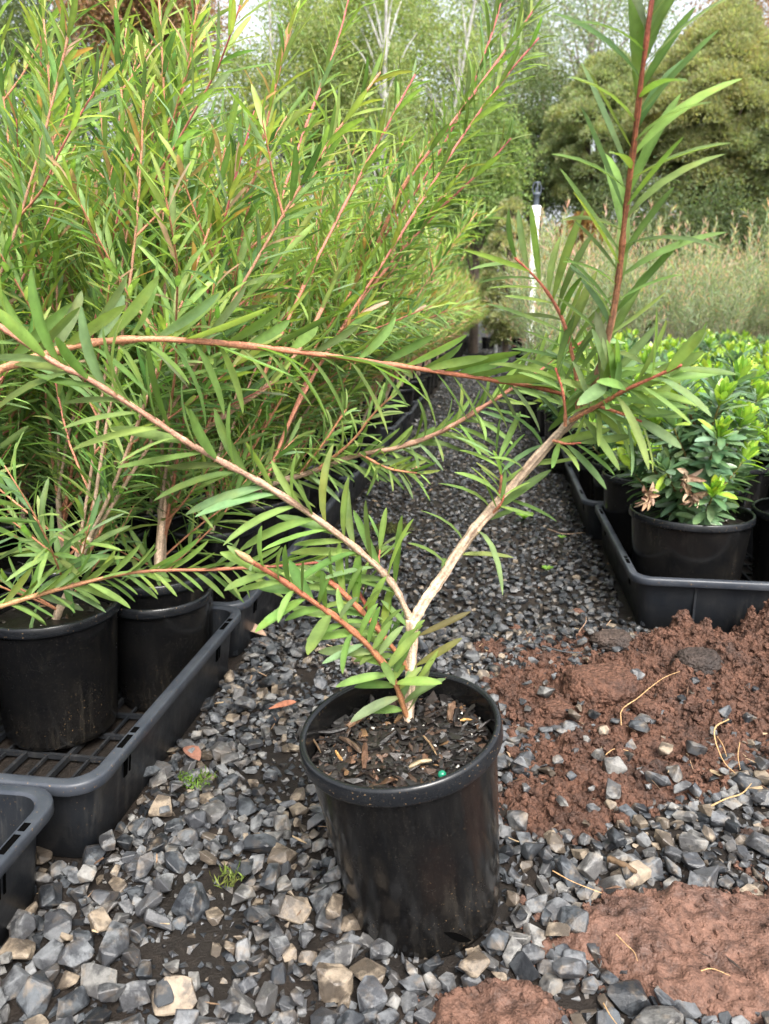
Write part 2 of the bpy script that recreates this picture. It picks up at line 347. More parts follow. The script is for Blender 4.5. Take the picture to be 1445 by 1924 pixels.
def poisson(n, fn, rfn, k):
    cell = .03; grid = {}; out = []
    for _ in range(n):
        x, y = fn(); r = rfn(x, y); ci, cj = int(x//cell), int(y//cell); ok = True
        for a in range(ci-2, ci+3):
            for b in range(cj-2, cj+3):
                for (u, v, q) in grid.get((a, b), ()):
                    if (u-x)**2+(v-y)**2 < (k*(q+r))**2: ok = False; break
                if not ok: break
            if not ok: break
        if ok: grid.setdefault((ci, cj), []).append((x, y, r)); out.append((x, y, r))
    return out
g = Geo()
def nearpt(): return rng.uniform(-.5, .95), rng.uniform(.36, 1.42)
pot_r = lambda x, y: math.hypot(x-HB[0], y-HB[1])
MUD = [(-.125, .94, .055, .06), (-.11, 1.19, .05, .075), (-.19, .61, .05, .04), (-.20, .70, .045, .03), (-.06, 1.06, .05, .04)]
def bare(x, y): return max(math.exp(-(((x-a)/c)**2+((y-b)/d)**2)) for a, b, c, d in MUD)
for x, y, r in poisson(24000, nearpt, lambda x, y: rng.uniform(.0035, .0095), .52):     # fine chips between the stones
    if in_tray(x, y) or pot_r(x, y) < .07 or rng.uniform() < bare(x, y)*.35: continue
    m, m2, m3 = soilmask(x, y); 
    if max(m, m2, m3) > .75: continue
    stone_at(g, ROCK_F, x, y, r*.25, r, .75)
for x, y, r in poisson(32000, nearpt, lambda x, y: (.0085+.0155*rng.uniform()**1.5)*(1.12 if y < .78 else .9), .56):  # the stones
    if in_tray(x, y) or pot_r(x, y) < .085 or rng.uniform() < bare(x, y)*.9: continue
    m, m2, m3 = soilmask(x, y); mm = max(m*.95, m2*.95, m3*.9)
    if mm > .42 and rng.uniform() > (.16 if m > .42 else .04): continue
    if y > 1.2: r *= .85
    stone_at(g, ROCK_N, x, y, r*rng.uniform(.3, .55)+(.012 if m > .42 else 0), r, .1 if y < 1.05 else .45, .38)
for x, y, r in poisson(600, nearpt, lambda x, y: rng.uniform(.009, .019), .95):     # a looser second layer
    if in_tray(x, y) or pot_r(x, y) < .095 or bare(x, y) > .25: continue
    m, m2, m3 = soilmask(x, y)
    if max(m, m2, m3) > .4: continue
    stone_at(g, ROCK_N, x, y, r*.6+.011, r, .1, .6)
def pathpt(y0, y1):
    def f():
        y = y0+(y1-y0)*rng.uniform(); xl = OL[0]+(y-OL[1])*.1383; xr = OR[0]+(y-OR[1])*.1383; return rng.uniform(xl-.02, xr+.02), y
    return f
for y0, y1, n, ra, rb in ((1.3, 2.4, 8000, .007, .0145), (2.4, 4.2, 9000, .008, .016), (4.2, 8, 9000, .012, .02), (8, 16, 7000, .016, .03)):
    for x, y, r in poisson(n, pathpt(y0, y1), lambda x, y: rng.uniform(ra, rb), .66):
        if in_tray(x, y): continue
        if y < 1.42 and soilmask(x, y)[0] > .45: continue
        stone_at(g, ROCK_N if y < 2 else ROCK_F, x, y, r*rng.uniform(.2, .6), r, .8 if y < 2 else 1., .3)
tag(g.build('gravel', M_STONE), 'crushed grey stone gravel covering the ground and path', 'gravel', kind='stuff')

# ------------------------------------------------------------------ red soil
def soil_patch(name, x0, x1, y0, y1, idx, hf, step=.0028, col=(.088, .042, .027), label='', crumbs=900):
    xs = np.arange(x0, x1, step); ys = np.arange(y0, y1, step); X, Y = np.meshgrid(xs, ys, indexing='ij'); m = soilmask(X, Y)[idx]
    Z = hf(X, Y, m); ok = m > .36; nx, ny = X.shape
    i, j = np.meshgrid(np.arange(nx-1), np.arange(ny-1), indexing='ij'); keep = (ok[:-1, :-1] | ok[1:, :-1] | ok[:-1, 1:] | ok[1:, 1:])
    tr = OR[1]-(X-OR[0])*.137  # the tray's front face
    pt = (np.stack([X, Y], -1)-OR); keep &= ~((pt@UR > .012) & (pt@VR > .012))[:-1, :-1]
    q = np.stack([i*ny+j, (i+1)*ny+j, (i+1)*ny+j+1, i*ny+j+1], -1)[keep]
    k = fbm(X*9+4, Y*9, 3, 2); cc = np.array(col)[None, None]*(1+.0*X[..., None])
    dk = np.clip((fbm(X*6.5+1.2, Y*6.5+7, 3, 9)-.56)*6, 0, 1)[..., None] if idx == 0 else 0*k[..., None]
    cc = cc*(1-dk)+np.array((.04, .03, .026))*dk
    V = np.stack([X, Y, Z], -1).reshape(-1, 3); used = np.unique(q); mp = -np.ones(len(V), int); mp[used] = np.arange(len(used))
    g = Geo(); g.add(V[used], mp[q], None, cc.reshape(-1, 3)[used]); o = g.build(name, M_SLAB if idx else M_SOIL, smooth=bool(idx))
    c = Geo()
    for _ in range(crumbs):
        a, b = rng.integers(nx), rng.integers(ny); mm = m[a, b]; e = np.array([X[a, b], Y[a, b]])-OR
        if mm < .24 or (e@UR > .0 and e@VR > .0) or pot_r(X[a, b], Y[a, b]) < .1: continue
        r = (.0013+.0075*rng.uniform()**7)*(.55 if idx else 1); 
        if mm < .42: r *= 1.5
        elif idx and rng.uniform() < .6: continue
        Vc, F = CLOD[rng.integers(14)]; cl = np.array(col)*rng.uniform(.75, 1.3)
        c.add(Vc@rotm(rng.uniform(0, 6), rng.uniform(0, 1), 1).T*r+np.array([X[a, b], Y[a, b], max(Z[a, b], 0)+r*.25]), None, F, cl)
    c.build('crumbs', M_SOIL, o)['kind'] = 'stuff'; tag(o, label, 'soil'); return o
def h_main(X, Y, m):
    back = np.clip((Y-1.0)/.38, 0, 1)**1.6*np.clip((X-.36)/.22, 0, 1)
    lump = np.abs(fbm(X*22, Y*22, 5, 1)-.5)*2+.45*np.abs(fbm(X*55, Y*55, 4, 11)-.48)*2
    fine = fbm(X*85, Y*85, 4, 6)-.48
    return -.006+np.clip((m-.32)/.35, 0, 1)*(.016+.055*back+.060*(lump-.28)*(.55+.6*back))+fine*.014
def h_slab(X, Y, m):
    return -.004+np.clip((m-.34)/.3, 0, 1)**.8*(.020+.022*(fbm(X*13, Y*13, 4, 3)-.45))+(fbm(X*60, Y*60, 5, 6)-.48)*.018
soil_patch('soil_heap', .08, 1.05, .78, 1.42, 0, h_main, .0032, label='spilled heap of crumbly red brown soil piled against the right tray', crumbs=15000)
soil_patch('soil_slab', .13, .56, .50, .76, 1, h_slab, .0024, (.115, .060, .042), label='smooth flattened slab of red clay soil in the bottom right corner', crumbs=5000)
soil_patch('soil_patch', .0, .2, .46, .63, 2, h_slab, .0028, (.105, .055, .038), label='small flat patch of red soil at the bottom edge below the front pot', crumbs=2200)
def clod(p, r, label, col=(.10, .047, .030), sc=(1, .85, .62), seed=1):
    bm = bmesh.new(); bmesh.ops.create_icosphere(bm, subdivisions=5, radius=1); V = np.array([v.co[:] for v in bm.verts]); F = np.array([[v.index for v in f.verts] for f in bm.faces]); bm.free()
    u, w = V[:, 0]+seed*3.1, V[:, 1]*.9+V[:, 2]*1.3
    V = V*(.72+.38*fbm(u*1.3, w*1.3, 3, seed)+.22*fbm(u*7, w*7+V[:, 2]*3, 4, seed+2))[:, None]; V[:, 2] = np.minimum(V[:, 2], .72+.1*fbm(V[:, 0]*5, V[:, 1]*5, 3))
    g = Geo(); g.add(V*np.array(sc)*r, None, F, col); o = g.build('soil_clod', M_SOIL, smooth=True); o.location = tuple(map(float, p)); tag(o, label, 'soil clod', 'lumps of red soil'); return o
clod(G(1128, 1290, .02)+[0, 0, -.002], .062, 'largest rounded red soil clod, at the left of the heap', seed=2)
clod(G(1045, 1335, .01), .026, 'small red clod at the left foot of the largest clod', seed=3)
clod(G(1215, 1330, .02), .022, 'small crumbly clod beside the long pale root', seed=5)
clod(G(1150, 1205, .015), .038, 'greyish brown clod flecked with white, beside the tray corner', (.06, .042, .034), seed=7)
clod(G(1310, 1245, .03), .042, 'dark grey brown clod in the middle of the heap', (.042, .03, .025), seed=9)
clod(G(1235, 1475, .006), .020, 'red clod between stones at the front foot of the heap', seed=11)
clod(G(1085, 1150, .004), .014, 'small red crumb clod on the path left of the tray corner', seed=12)
clod(G(965, 1180, .003), .014, 'small red crumb clod lying on the gravel right of the trunk', seed=14)

# ------------------------------------------------------------------ pots
def make_pot(parent, rt, rb, h, k=64, rim_h=.016, rimt=.0045, fine=True):
    r1 = rt-rimt; th = .0022
    prof = [(0.0005, .004), (rb-.012, .004), (rb-.006, 0), (rb-.001, .004), (rb, .010), (rb+(r1-rb)*.05, .016)]
    zz = np.linspace(.016, h-rim_h, 6 if fine else 3)[1:]
    prof += [(rb+(r1-rb)*z/h, z) for z in zz]
    g = Geo(); lathe(g, prof, k); inner = [(r1-th, h-.003), (r1-th-.001, h-rim_h-.006)]+[(rb+(r1-rb)*z/h-th, z) for z in np.linspace(h-rim_h-.012, h*.55, 5)]
    lathe(g, inner, k); o = g.build('pot', M_POT, parent, smooth=True)
    g = Geo(); z0 = h-rim_h; ra = rb+(r1-rb)*z0/h
    lathe(g, [(ra-.001, z0+.001), (ra+.0036, z0), (rt-.0004, z0+.002), (rt, z0+.004), (rt-.0006, h-.003), (rt-.0018, h-.0006), (rt-.004, h), (r1-th+.0008, h-.0008), (r1-th, h-.003)], k)
    g.build('rim', M_RIM, o, smooth=True); return o
def mix_disc(parent, r, z, chips=0, big=False):
    n = 26 if big else 10; g = Geo(); rr = np.linspace(0.0, r, n); th = np.arange(36)*2*np.pi/36
    R, T = np.meshgrid(rr, th, indexing='ij'); X, Y = R*np.cos(T), R*np.sin(T)
    Z = z+.009*(fbm(X*60+3, Y*60, 4, 2)-.5)+.004*(1-(R/r)**2)
    i, j = np.meshgrid(np.arange(n-1), np.arange(36), indexing='ij'); j2 = (j+1) % 36
    g.add(np.stack([X, Y, Z], -1).reshape(-1, 3), np.stack([i*36+j, i*36+j2, (i+1)*36+j2, (i+1)*36+j], -1).reshape(-1, 4)[36:] if False else np.stack([i*36+j, (i+1)*36+j, (i+1)*36+j2, i*36+j2], -1).reshape(-1, 4), None, (.011, .009, .008))
    o = g.build('potting_mix', M_CHIP, parent, smooth=True)
    if chips:
        c = Geo(); pc = np.array([(.013, .011, .0105), (.02, .0145, .0125), (.04, .024, .0165), (.075, .04, .024), (.16, .09, .045), (.5, .48, .44), (.007, .0068, .007)])
        for _ in range(chips):
            a, q = rng.uniform(0, 6.28), r*math.sqrt(rng.uniform())*.96; w = rng.choice(7, p=[.3, .18, .09, .05, .02, .04, .32])
            L = rng.uniform(.003, .011)*(1.0 if w < 5 else .35)
            if big and w in (0, 1, 2, 6) and rng.uniform() < .06: L *= 2.0
            Vc, F = ROCK_F[rng.integers(24)]
            s3 = np.array([L, L*rng.uniform(.35, .85), L*rng.uniform(.2, .5)]) if w != 5 else np.array([.0022]*3)*rng.uniform(.5, 1.3)
            p = np.array([q*math.cos(a), q*math.sin(a), z+.003+rng.uniform(0, .004)])
            c.add((Vc*s3)@rotm(rng.uniform(0, 6.28), abs(rng.normal(0, .35)), rng.uniform(0, 6)).T+p, None, F, pc[w]*rng.uniform(.7, 1.3))
        c.build('bark_chips', M_CHIP, o)
    return o
# ------------------------------------------------------------------ trays
def rr(hx, hy, r, n=7):
    out = []
    for cx, cy, a0 in ((hx-r, hy-r, 0), (-hx+r, hy-r, 90), (-hx+r, -hy+r, 180), (hx-r, -hy+r, 270)):
        for k in range(n): a = math.radians(a0+90*k/(n-1)); out.append((cx+r*math.cos(a), cy+r*math.sin(a)))
    return np.array(out)
def sweep(g, hx, hy, r, prof):
    L = []
    for ins, z in prof:
        p = rr(hx-ins, hy-ins, max(r-ins*.6, .004)); L.append(np.column_stack([p, np.full(len(p), z)]))
    k = len(L[0]); n = len(L); i, j = np.meshgrid(np.arange(n-1), np.arange(k), indexing='ij'); j2 = (j+1) % k
    g.add(np.array(L).reshape(-1, 3), np.stack([i*k+j, i*k+j2, (i+1)*k+j2, (i+1)*k+j], -1).reshape(-1, 4))
def make_tray(length, width, h=.115):
    t = empty('nursery_tray'); hx, hy = width/2, length/2; r = .034
    g = Geo(); sweep(g, hx, hy, r, [(.0235, .006), (.0225, .012), (.0095, h-.014), (.0085, h-.003)]); sweep(g, hx, hy, r, [(.0055, h-.011), (.008, h-.02), (.0185, .002), (.021, 0.0), (.0235, .006)][::1])
    g.build('tray_wall', M_TRAY, t, smooth=True)
    g = Geo(); sweep(g, hx, hy, r, [(.0085, h-.003), (.007, h-.0006), (.0045, h), (-.0045, h), (-.0068, h-.001), (-.0075, h-.0035), (-.0075, h-.0135), (-.0065, h-.0145), (.0055, h-.011)]); g.build('tray_rim', M_TRIM, t, smooth=True)
    g = Geo(); nx = 6; ny = 8
    for k in range(nx+1): box(g, (-hx+.024+(width-.048)*k/nx, 0, .009), (.0028, hy-.024, .0042))
    for k in range(ny+1): box(g, (0, -hy+.024+(length-.048)*k/ny, .0085), (hx-.024, .0028, .0034))
    for k in range(nx): box(g, (-hx+.024+(width-.048)*(k+.5)/nx, 0, .008), (.0016, hy-.024, .0024))
    g.build('floor_lattice', M_TRAY, t)
    for sx in (-1, 1):
        for yy in (-hy*.62, hy*.62):
            g = Geo(); a = math.atan2(.0105, h-.022)
            R = np.array([[math.cos(a), 0, math.sin(a)], [0, 1, 0], [-math.sin(a), 0, math.cos(a)]]) if sx > 0 else np.array([[math.cos(a), 0, -math.sin(a)], [0, 1, 0], [math.sin(a), 0, math.cos(a)]])
            box(g, (sx*(hx-.0098), yy, h-.038), (.0012, .0042, .018), R=R); box(g, (sx*(hx-.0098), yy+.012, h-.038), (.0008, .0016, .018), R=R)
            g.build('slot', M_DARK, t)
            g = Geo(); box(g, (sx*(hx-.0005), yy*1.08, h+.0002), (.0035, .014, .0006)); box(g, (sx*(hx-.0005), yy*1.08+.026, h+.0002), (.0035, .006, .0006)); g.build('rim_notch', M_DARK, t)
    for sy in (-1, 1):
        for xx in (-hx*.42, hx*.42): g = Geo(); box(g, (xx, sy*(hy-.0105), h*.47), (.0022, .0035, h*.36)); g.build('rib', M_TRAY, t)
    return t
TL, TW = .525, .425
trL = make_tray(TL, TW); trR = make_tray(.60, .40)
TG = 'black plastic nursery trays along the path'
def put(o, p, rz, label): o.location = tuple(map(float, p)); o.rotation_euler = (0, 0, rz); tag(o, label, 'nursery tray', TG)
put(trL, LW(TL/2+.006, TW/2+.004), ROWRZ, 'black tray holding the two nearest bottlebrush pots on the left')
names = ['second', 'third', 'fourth', 'fifth', 'sixth', 'seventh', 'eighth']
t0 = dup(trL); put(t0, LW(-TL/2-.012, TW/2+.028, -.002), ROWRZ+.02, 'empty black tray cut off by the lower left edge of the photo')
for k in range(7):
    t = dup(trL); put(t, LW(TL/2+.006+(k+1)*(TL+.014), TW/2+.004+rng.uniform(-.006, .01), rng.uniform(0, .003)), ROWRZ+rng.uniform(-.02, .02), f'black tray at the left path edge, {names[k]} filled tray from the camera')
put(trR, RW(.305, .205), ROWRZ, 'nearest black tray on the right, with red soil against its front')
for k in range(6):
    t = dup(trR); put(t, RW(.305+(k+1)*.625, .205+rng.uniform(-.012, .002)-.014, 0), ROWRZ+rng.uniform(-.02, .02), f'black tray at the right path edge, {names[k]} tray from the camera')
for k in range(3):
    t = dup(trR); put(t, RW(.305+k*.625, .205+.42, 0), ROWRZ, f'black tray under the glossy shrubs, one in from the path, {["nearest", "middle", "far"][k]} of its row')
# ------------------------------------------------------------------ bottlebrush plants
GRN = pal([(.165, .26, .08), (.13, .22, .068), (.21, .305, .10), (.08, .15, .05), (.27, .355, .13), (.165, .25, .12)], [26, 26, 18, 20, 8, 8])
TIP = pal([(.25, .32, .085), (.21, .29, .07), (.30, .19, .09), (.34, .24, .15)], [46, 40, 7, 7])
PALE = np.array((.47, .345, .25)); RED = np.array((.42, .18, .10)); CRIM = np.array((.46, .12, .12))
def stemcol(n, c0, c1): w = np.linspace(0, 1, n)[:, None]; return c0*(1-w)+c1*w
def wander(p0, d0, L, n, bend, up=.3):
    p = [np.array(p0, float)]; d = nrm(np.array(d0, float))
    for _ in range(n):
        d = nrm(d+rng.normal(0, bend, 3)+np.array([0, 0, up/n])); p.append(p[-1]+d*L/n)
    return np.array(p)
def bottlebrush(H, lean, lod, nshoot, sp, Lr, z0=.175, tipf=TIP, g=None, b=None, low=True, spread=.42, ratio=.125, stems=None):
    RED, CRIM = stems or (globals()['RED'], globals()['CRIM']); g = g or Geo(); b = b or Geo(); k = 7 if lod != 'lo' else 4
    trunk = wander((rng.uniform(-.01, .01), rng.uniform(-.01, .01), z0-.02), (lean*.3+rng.normal(0, .12), rng.normal(0, .12), 1), .16, 5, .12)
    tube(b, trunk, np.linspace(.0062, .0045, 6), k, stemcol(6, PALE, PALE*.8), wob=.08)
    for q in range(nshoot):
        az = q*2.4+rng.uniform(-.5, .5); base = trunk[rng.integers(2, 6)]
        d = np.array([math.cos(az)*spread*rng.uniform(.5, 1.2)+lean*rng.uniform(.5, 1.2), math.sin(az)*spread*rng.uniform(.5, 1.2), 1])
        L = (H-z0)*rng.uniform(.5, 1.04); pts = spline(wander(base, d, L, 6, .04, .25), 16)
        crim = rng.uniform() < .35
        tube(b, pts, np.linspace(.0028, .0013, 16), k, stemcol(16, PALE*.72 if rng.uniform() < .4 else RED*.95, CRIM if crim else RED*1.15))
        leafy(g, pts, .07 if low else .3, 1, sp, Lr, ratio, 47, grad(GRN, tipf, 5), .05, .13, lod, 24)
        for _ in range(rng.integers(2, 5)):
            u = rng.uniform(.25, .85); i = int(u*15); T = nrm(pts[min(i+1, 15)]-pts[i]); s = nrm(rng.standard_normal(3)+np.array([lean, 0, 0])); s = nrm(s-(s@T)*T)
            sd = spline(wander(pts[i], T*.8+s*.62, rng.uniform(.12, .34)*(1.2-u*.5), 4, .08, .25), 9)
            tube(b, sd, np.linspace(.0019, .0009, 9), max(k-2, 3), stemcol(9, RED, CRIM if rng.uniform() < .3 else RED*1.2))
            leafy(g, sd, .10, 1, sp, Lr, ratio, 45, grad(GRN, tipf, 4), .05, .13, lod, 22)
    if low:
        for _ in range(8):   # short low twigs near the pot
            i = rng.integers(1, 5); az = rng.uniform(0, 6.28); sd = spline(wander(trunk[i], (math.cos(az), math.sin(az), .8), rng.uniform(.12, .30), 4, .1, .2), 8)
            tube(b, sd, np.linspace(.0018, .0008, 8), k-2, stemcol(8, RED, RED*1.2)); leafy(g, sd, .15, 1, sp*1.25, Lr, ratio, 50, GRN, .12, .12, lod, 25)
    return g, b
def potted(name, gb, rt, rb, h, chips, k=40, leafm=M_LEAF, smooth=False):
    r = empty(name); make_pot(r, rt, rb, h, k); mix_disc(r, rt-.010, h-.026, chips)
    gb[1].build('stem', M_BARK, r, smooth=True); gb[0].build('foliage', leafm, r, smooth=True); return r
LV = [potted('potted_bottlebrush', bottlebrush(H, ln, 'mid', ns, .0068, (.048, .074), ratio=.118, spread=.36), .097, .078, .195, 120) for H, ln, ns in ((1.0, .55, 7), (.98, .66, 7), (1.04, .38, 7), (1.0, .48, 7), (1.1, .26, 7))]
LG = 'potted bottlebrushes packed in the left hand trays'
used = set()
def place(proto, p, rz, label, cat='potted plant', group=LG, sc=1.):
    if id(proto) in used: o = dup(proto)
    else: o = proto; used.add(id(proto))
    o.location = tuple(map(float, p)); o.rotation_euler = (0, 0, rz); o.scale = (sc, sc, sc*1.0); tag(o, label, cat, group); return o
spots = []
edge = [(.282, .203, 0, 'nearest bottlebrush pot on the left, in the corner of the front tray'), (.455, .118, 2, 'bottlebrush with a thick pale trunk in the second pot from the camera'),
        (.742, .128, 1, 'bottlebrush at the path edge, third pot from the camera'), (.955, .12, 0, 'bottlebrush at the path edge, fourth pot from the camera'), (1.18, .125, 3, 'bottlebrush at the path edge, fifth pot from the camera'),
        (1.41, .12, 1, 'bottlebrush at the path edge, sixth pot from the camera'), (1.64, .12, 0, 'bottlebrush at the path edge, seventh pot from the camera'), (1.88, .12, 1, 'bottlebrush at the path edge, eighth pot from the camera')]
for s, v, k, lab in edge: place(LV[k], LW(s, v, .013), rng.uniform(-.4, .4), lab)
for s, v, k, lab in ((.49, .315, 2, 'bottlebrush behind the nearest left pot, second row from the path'), (.66, .325, 3, 'bottlebrush second row from the path, behind the pale trunked one'), (.30, .42, 4, 'bottlebrush at the left photo edge, third row from the path'), (.86, .325, 2, 'bottlebrush second row from the path, level with the third edge pot')):
    place(LV[k], LW(s, v, .013), rng.uniform(-.6, .6), lab)
for c, v in enumerate((.33, .54, .75, .96, 1.17, 1.38)):
    for r, s in enumerate(np.arange(1.06 if c == 0 else .52 if c < 3 else .9, 3.2-c*.1, .215 if c < 2 else .26)):
        lab = 'bottlebrush in the second row from the path, deep in the left block' if c == 0 else 'bottlebrush crowded inside the left block, behind the two rows nearest the path'
        place(LV[(c+r*3) % 5], LW(s+rng.uniform(-.02, .02), v+rng.uniform(-.015, .015), .013), rng.uniform(-.7, .7), lab, sc=rng.uniform(.93, 1.06))
LF = []
for H, ln in ((1.0, .55), (.94, .42), (1.02, .3)):
    g = Geo(); b = Geo(); bottlebrush(H, ln, 'lo', 7, .013, (.055, .085), g=g, b=b, low=False, ratio=.15); LF.append(potted('potted_bottlebrush', (g, b), .097, .078, .195, 0, 16))
for c, v in enumerate((.12, .34, .60, .90)):
    for r, s in enumerate(np.arange((2.1, 3.25, 3.2, 3.2)[c], (13, 12, 9, 7)[c], (.25, .34, .42, .5)[c])):
        lab = 'bottlebrush along the path edge in the far part of the left row' if c == 0 else 'bottlebrush behind the path edge row in the far part of the left block'
        place(LF[(r+c) % 3], LW(s+rng.uniform(-.03, .03), v+rng.uniform(-.03, .03), .005), rng.uniform(-.5, .5), lab, sc=rng.uniform(.9, 1.06))
# branches that reach out over the path: each belongs to a potted plant of its own
HERO = pal([(.165, .25, .07), (.125, .205, .056), (.21, .30, .09), (.17, .25, .115), (.095, .155, .046)], [30, 25, 20, 14, 11])
def px_pts(lst, n): return spline([P(*q) for q in lst], n)
def reach_branch(root, lst, n, r0, r1, c0, c1, sp, Lr, u0=0., ang=42, droop=.12, name='branch', lod='hi', curl=.13, ratio=.14, colf=HERO, tipang=26, pts=None):
    pts = px_pts(lst, n) if pts is None else pts
    b = Geo(); R = np.linspace(r0, r1, len(pts)); R = R*(1+.28*(rng.uniform(0, 1, len(pts)) < .3)+.05*rng.standard_normal(len(pts)))
    n3 = len(pts)*3; p3 = spline(pts, n3); tube(b, p3, np.interp(np.arange(n3), np.linspace(0, n3-1, len(pts)), R), 14, stemcol(n3, c0, c1), strip=.3)
    o = b.build(name, M_BARK, root, smooth=True); g = Geo(); leafy(g, pts, u0, 1, sp*.74, (Lr[0]*.92, Lr[1]*1.12), ratio, ang, colf, droop, curl, lod, tipang, open_=1 if lod == 'hi' else .5)
    g.build('leaves', M_LEAF, o, smooth=True); return o
# arching branch from a pot just outside the left edge
ar = empty('potted_bottlebrush'); tag(ar, 'bottlebrush out of frame at left, its long orange arching branch crossing the whole middle', 'potted plant', LG)
apos = LW(-.18, .30, .01); pt = make_pot(ar, .097, .078, .195, 40); mx = mix_disc(ar, .087, .169, 60); pt.location = tuple(apos); mx.location = tuple(apos)
tr = spline([apos+[0, 0, .16], apos+[.0, -.02, .34], P(-230, 860, .60), P(0, 694, .66)], 14); b = Geo(); tube(b, tr, np.linspace(.0052, .0038, 14), 10, stemcol(14, PALE, RED*1.3), wob=.04); b.build('stem', M_BARK, ar, smooth=True)
ORG = np.array((.42, .20, .11))
reach_branch(ar, [(0, 694, .66), (87, 665, .67), (173, 644, .68), (277, 637, .69), (381, 642, .70), (500, 654, .715), (650, 673, .735), (800, 695, .755), (940, 716, .775), (1010, 728, .785), (1058, 741, .79)], 60, .0032, .0019, ORG*1.0, np.array((.36, .10, .055)), .0108, (.058, .078), ratio=.15, ang=44, droop=.1)
# low branch from a pot left of the frame, crossing in front of the two nearest pots
lw = empty('potted_bottlebrush'); tag(lw, 'bottlebrush beyond the left photo edge, one thin low branch crossing the nearest left pots', 'potted plant', LG)
lpos = LW(.13, .33, .013); pt = make_pot(lw, .097, .078, .195, 40); mx = mix_disc(lw, .087, .169, 60); pt.location = tuple(lpos); mx.location = tuple(lpos)
tr = spline([lpos+[0, 0, .16], lpos+[.0, -.005, .22], P(-150, 1168, .97), P(0, 1140, .98)], 10); b = Geo(); tube(b, tr, np.linspace(.004, .0028, 10), 8, stemcol(10, PALE, RED)); b.build('stem', M_BARK, lw, smooth=True)
reach_branch(lw, [(0, 1140, .98), (100, 1110, .985), (250, 1076, 1.0), (400, 1070, 1.01), (540, 1062, 1.02), (600, 1056, 1.02)], 34, .0028, .0014, np.array((.36, .2, .09)), np.array((.34, .08, .06)), .0085, (.045, .065), ang=38, droop=.18)
# long branch sweeping right over the path, and the pale leaning trunk, on two potted plants of their own
def kid_branch(lst, base, lab, **k):
    r = empty('potted_bottlebrush'); tag(r, lab, 'potted plant', LG)
    pt = make_pot(r, .097, .078, .195, 40); mx = mix_disc(r, .087, .169, 80); pt.location = tuple(base); mx.location = tuple(base)
    return r
bp = LW(.565, .30, .013)
r1 = empty('potted_bottlebrush'); tag(r1, 'bottlebrush whose long low branch sweeps right across the path to the main stem', 'potted plant', LG)
pb = LW(.85, .205, .013); pt = make_pot(r1, .085, .07, .18, 32); mx = mix_disc(r1, .075, .154, 60); pt.location = tuple(pb); mx.location = tuple(pb)
tr = spline([pb+[0, 0, .14], pb+[.01, -.03, .21], P(430, 935, 1.40), P(495, 914, 1.36)], 10); b = Geo(); tube(b, tr, np.linspace(.006, .0048, 10), 8, stemcol(10, PALE, PALE*.9)); b.build('stem', M_BARK, r1, smooth=True)
reach_branch(r1, [(495, 914, 1.36), (580, 888, 1.33), (665, 857, 1.30), (748, 841, 1.26), (831, 810, 1.22), (900, 769, 1.18), (960, 731, 1.15), (1021, 693, 1.12), (1068, 659, 1.10), (1108, 634, 1.08)], 50, .0048, .0018, PALE*.85, np.array((.36, .09, .06)), .0085, (.055, .08), ang=38, droop=.2)
for lst in ([(600, 880, 1.32), (660, 830, 1.28), (700, 780, 1.25), (735, 745, 1.22)], [(680, 855, 1.29), (730, 880, 1.25), (790, 890, 1.22)], [(560, 895, 1.34), (610, 830, 1.3), (650, 770, 1.28)]):
    reach_branch(r1, lst, 14, .0022, .0012, RED, RED*1.2, .007, (.035, .055), ang=45, droop=.1, lod='mid')
for lst in ([(495, 914, 1.36), (555, 770, 1.42), (640, 620, 1.44), (760, 430, 1.43), (870, 255, 1.41), (950, 145, 1.39), (1012, 72, 1.37)], [(495, 914, 1.36), (545, 790, 1.45), (610, 640, 1.5), (700, 480, 1.52), (800, 330, 1.5), (875, 190, 1.48), (925, 60, 1.46), (950, -30, 1.45)], [(640, 620, 1.44), (730, 500, 1.5), (830, 390, 1.52), (905, 320, 1.5), (960, 260, 1.48)], [(700, 480, 1.52), (760, 350, 1.45), (850, 230, 1.42), (960, 80, 1.4), (1005, 15, 1.39)]):
    reach_branch(r1, lst, 40, .0032, .0013, RED, CRIM, .0085, (.052, .076), u0=.3, ang=46, droop=.04, lod='mid', ratio=.125)
r2 = empty('potted_bottlebrush'); tag(r2, 'bottlebrush with a bare pale trunk bending right above its pot', 'potted plant', LG)
pb = LW(.62, .21, .013); pt = make_pot(r2, .085, .07, .18, 32); mx = mix_disc(r2, .075, .154, 60); pt.location = tuple(pb); mx.location = tuple(pb)
d2 = float(np.linalg.norm(pb[:2]))
reach_branch(r2, [(296, 1085, 1.2), (302, 1000, 1.2), (312, 935, 1.2), (333, 868, 1.2), (380, 812, 1.2), (440, 768, 1.21), (505, 722, 1.23), (560, 660, 1.25), (610, 570, 1.27), (650, 470, 1.3)], 40, .0066, .0022, PALE*1.15, RED, .008, (.045, .065), u0=.55, ang=45, lod='mid')
for lst in ([(400, 795, 1.2), (450, 620, 1.25), (510, 430, 1.28), (570, 250, 1.28), (630, 90, 1.27), (660, -20, 1.26)], [(480, 740, 1.22), (560, 560, 1.3), (650, 380, 1.34), (720, 250, 1.33), (780, 140, 1.32)]):
    reach_branch(r2, lst, 36, .003, .0012, RED, CRIM, .0085, (.052, .074), u0=.2, ang=46, droop=.04, lod='mid', ratio=.125)
pt.location = tuple(G(296, 1110, .18)+[0, .0, -.18]); mx.location = pt.location

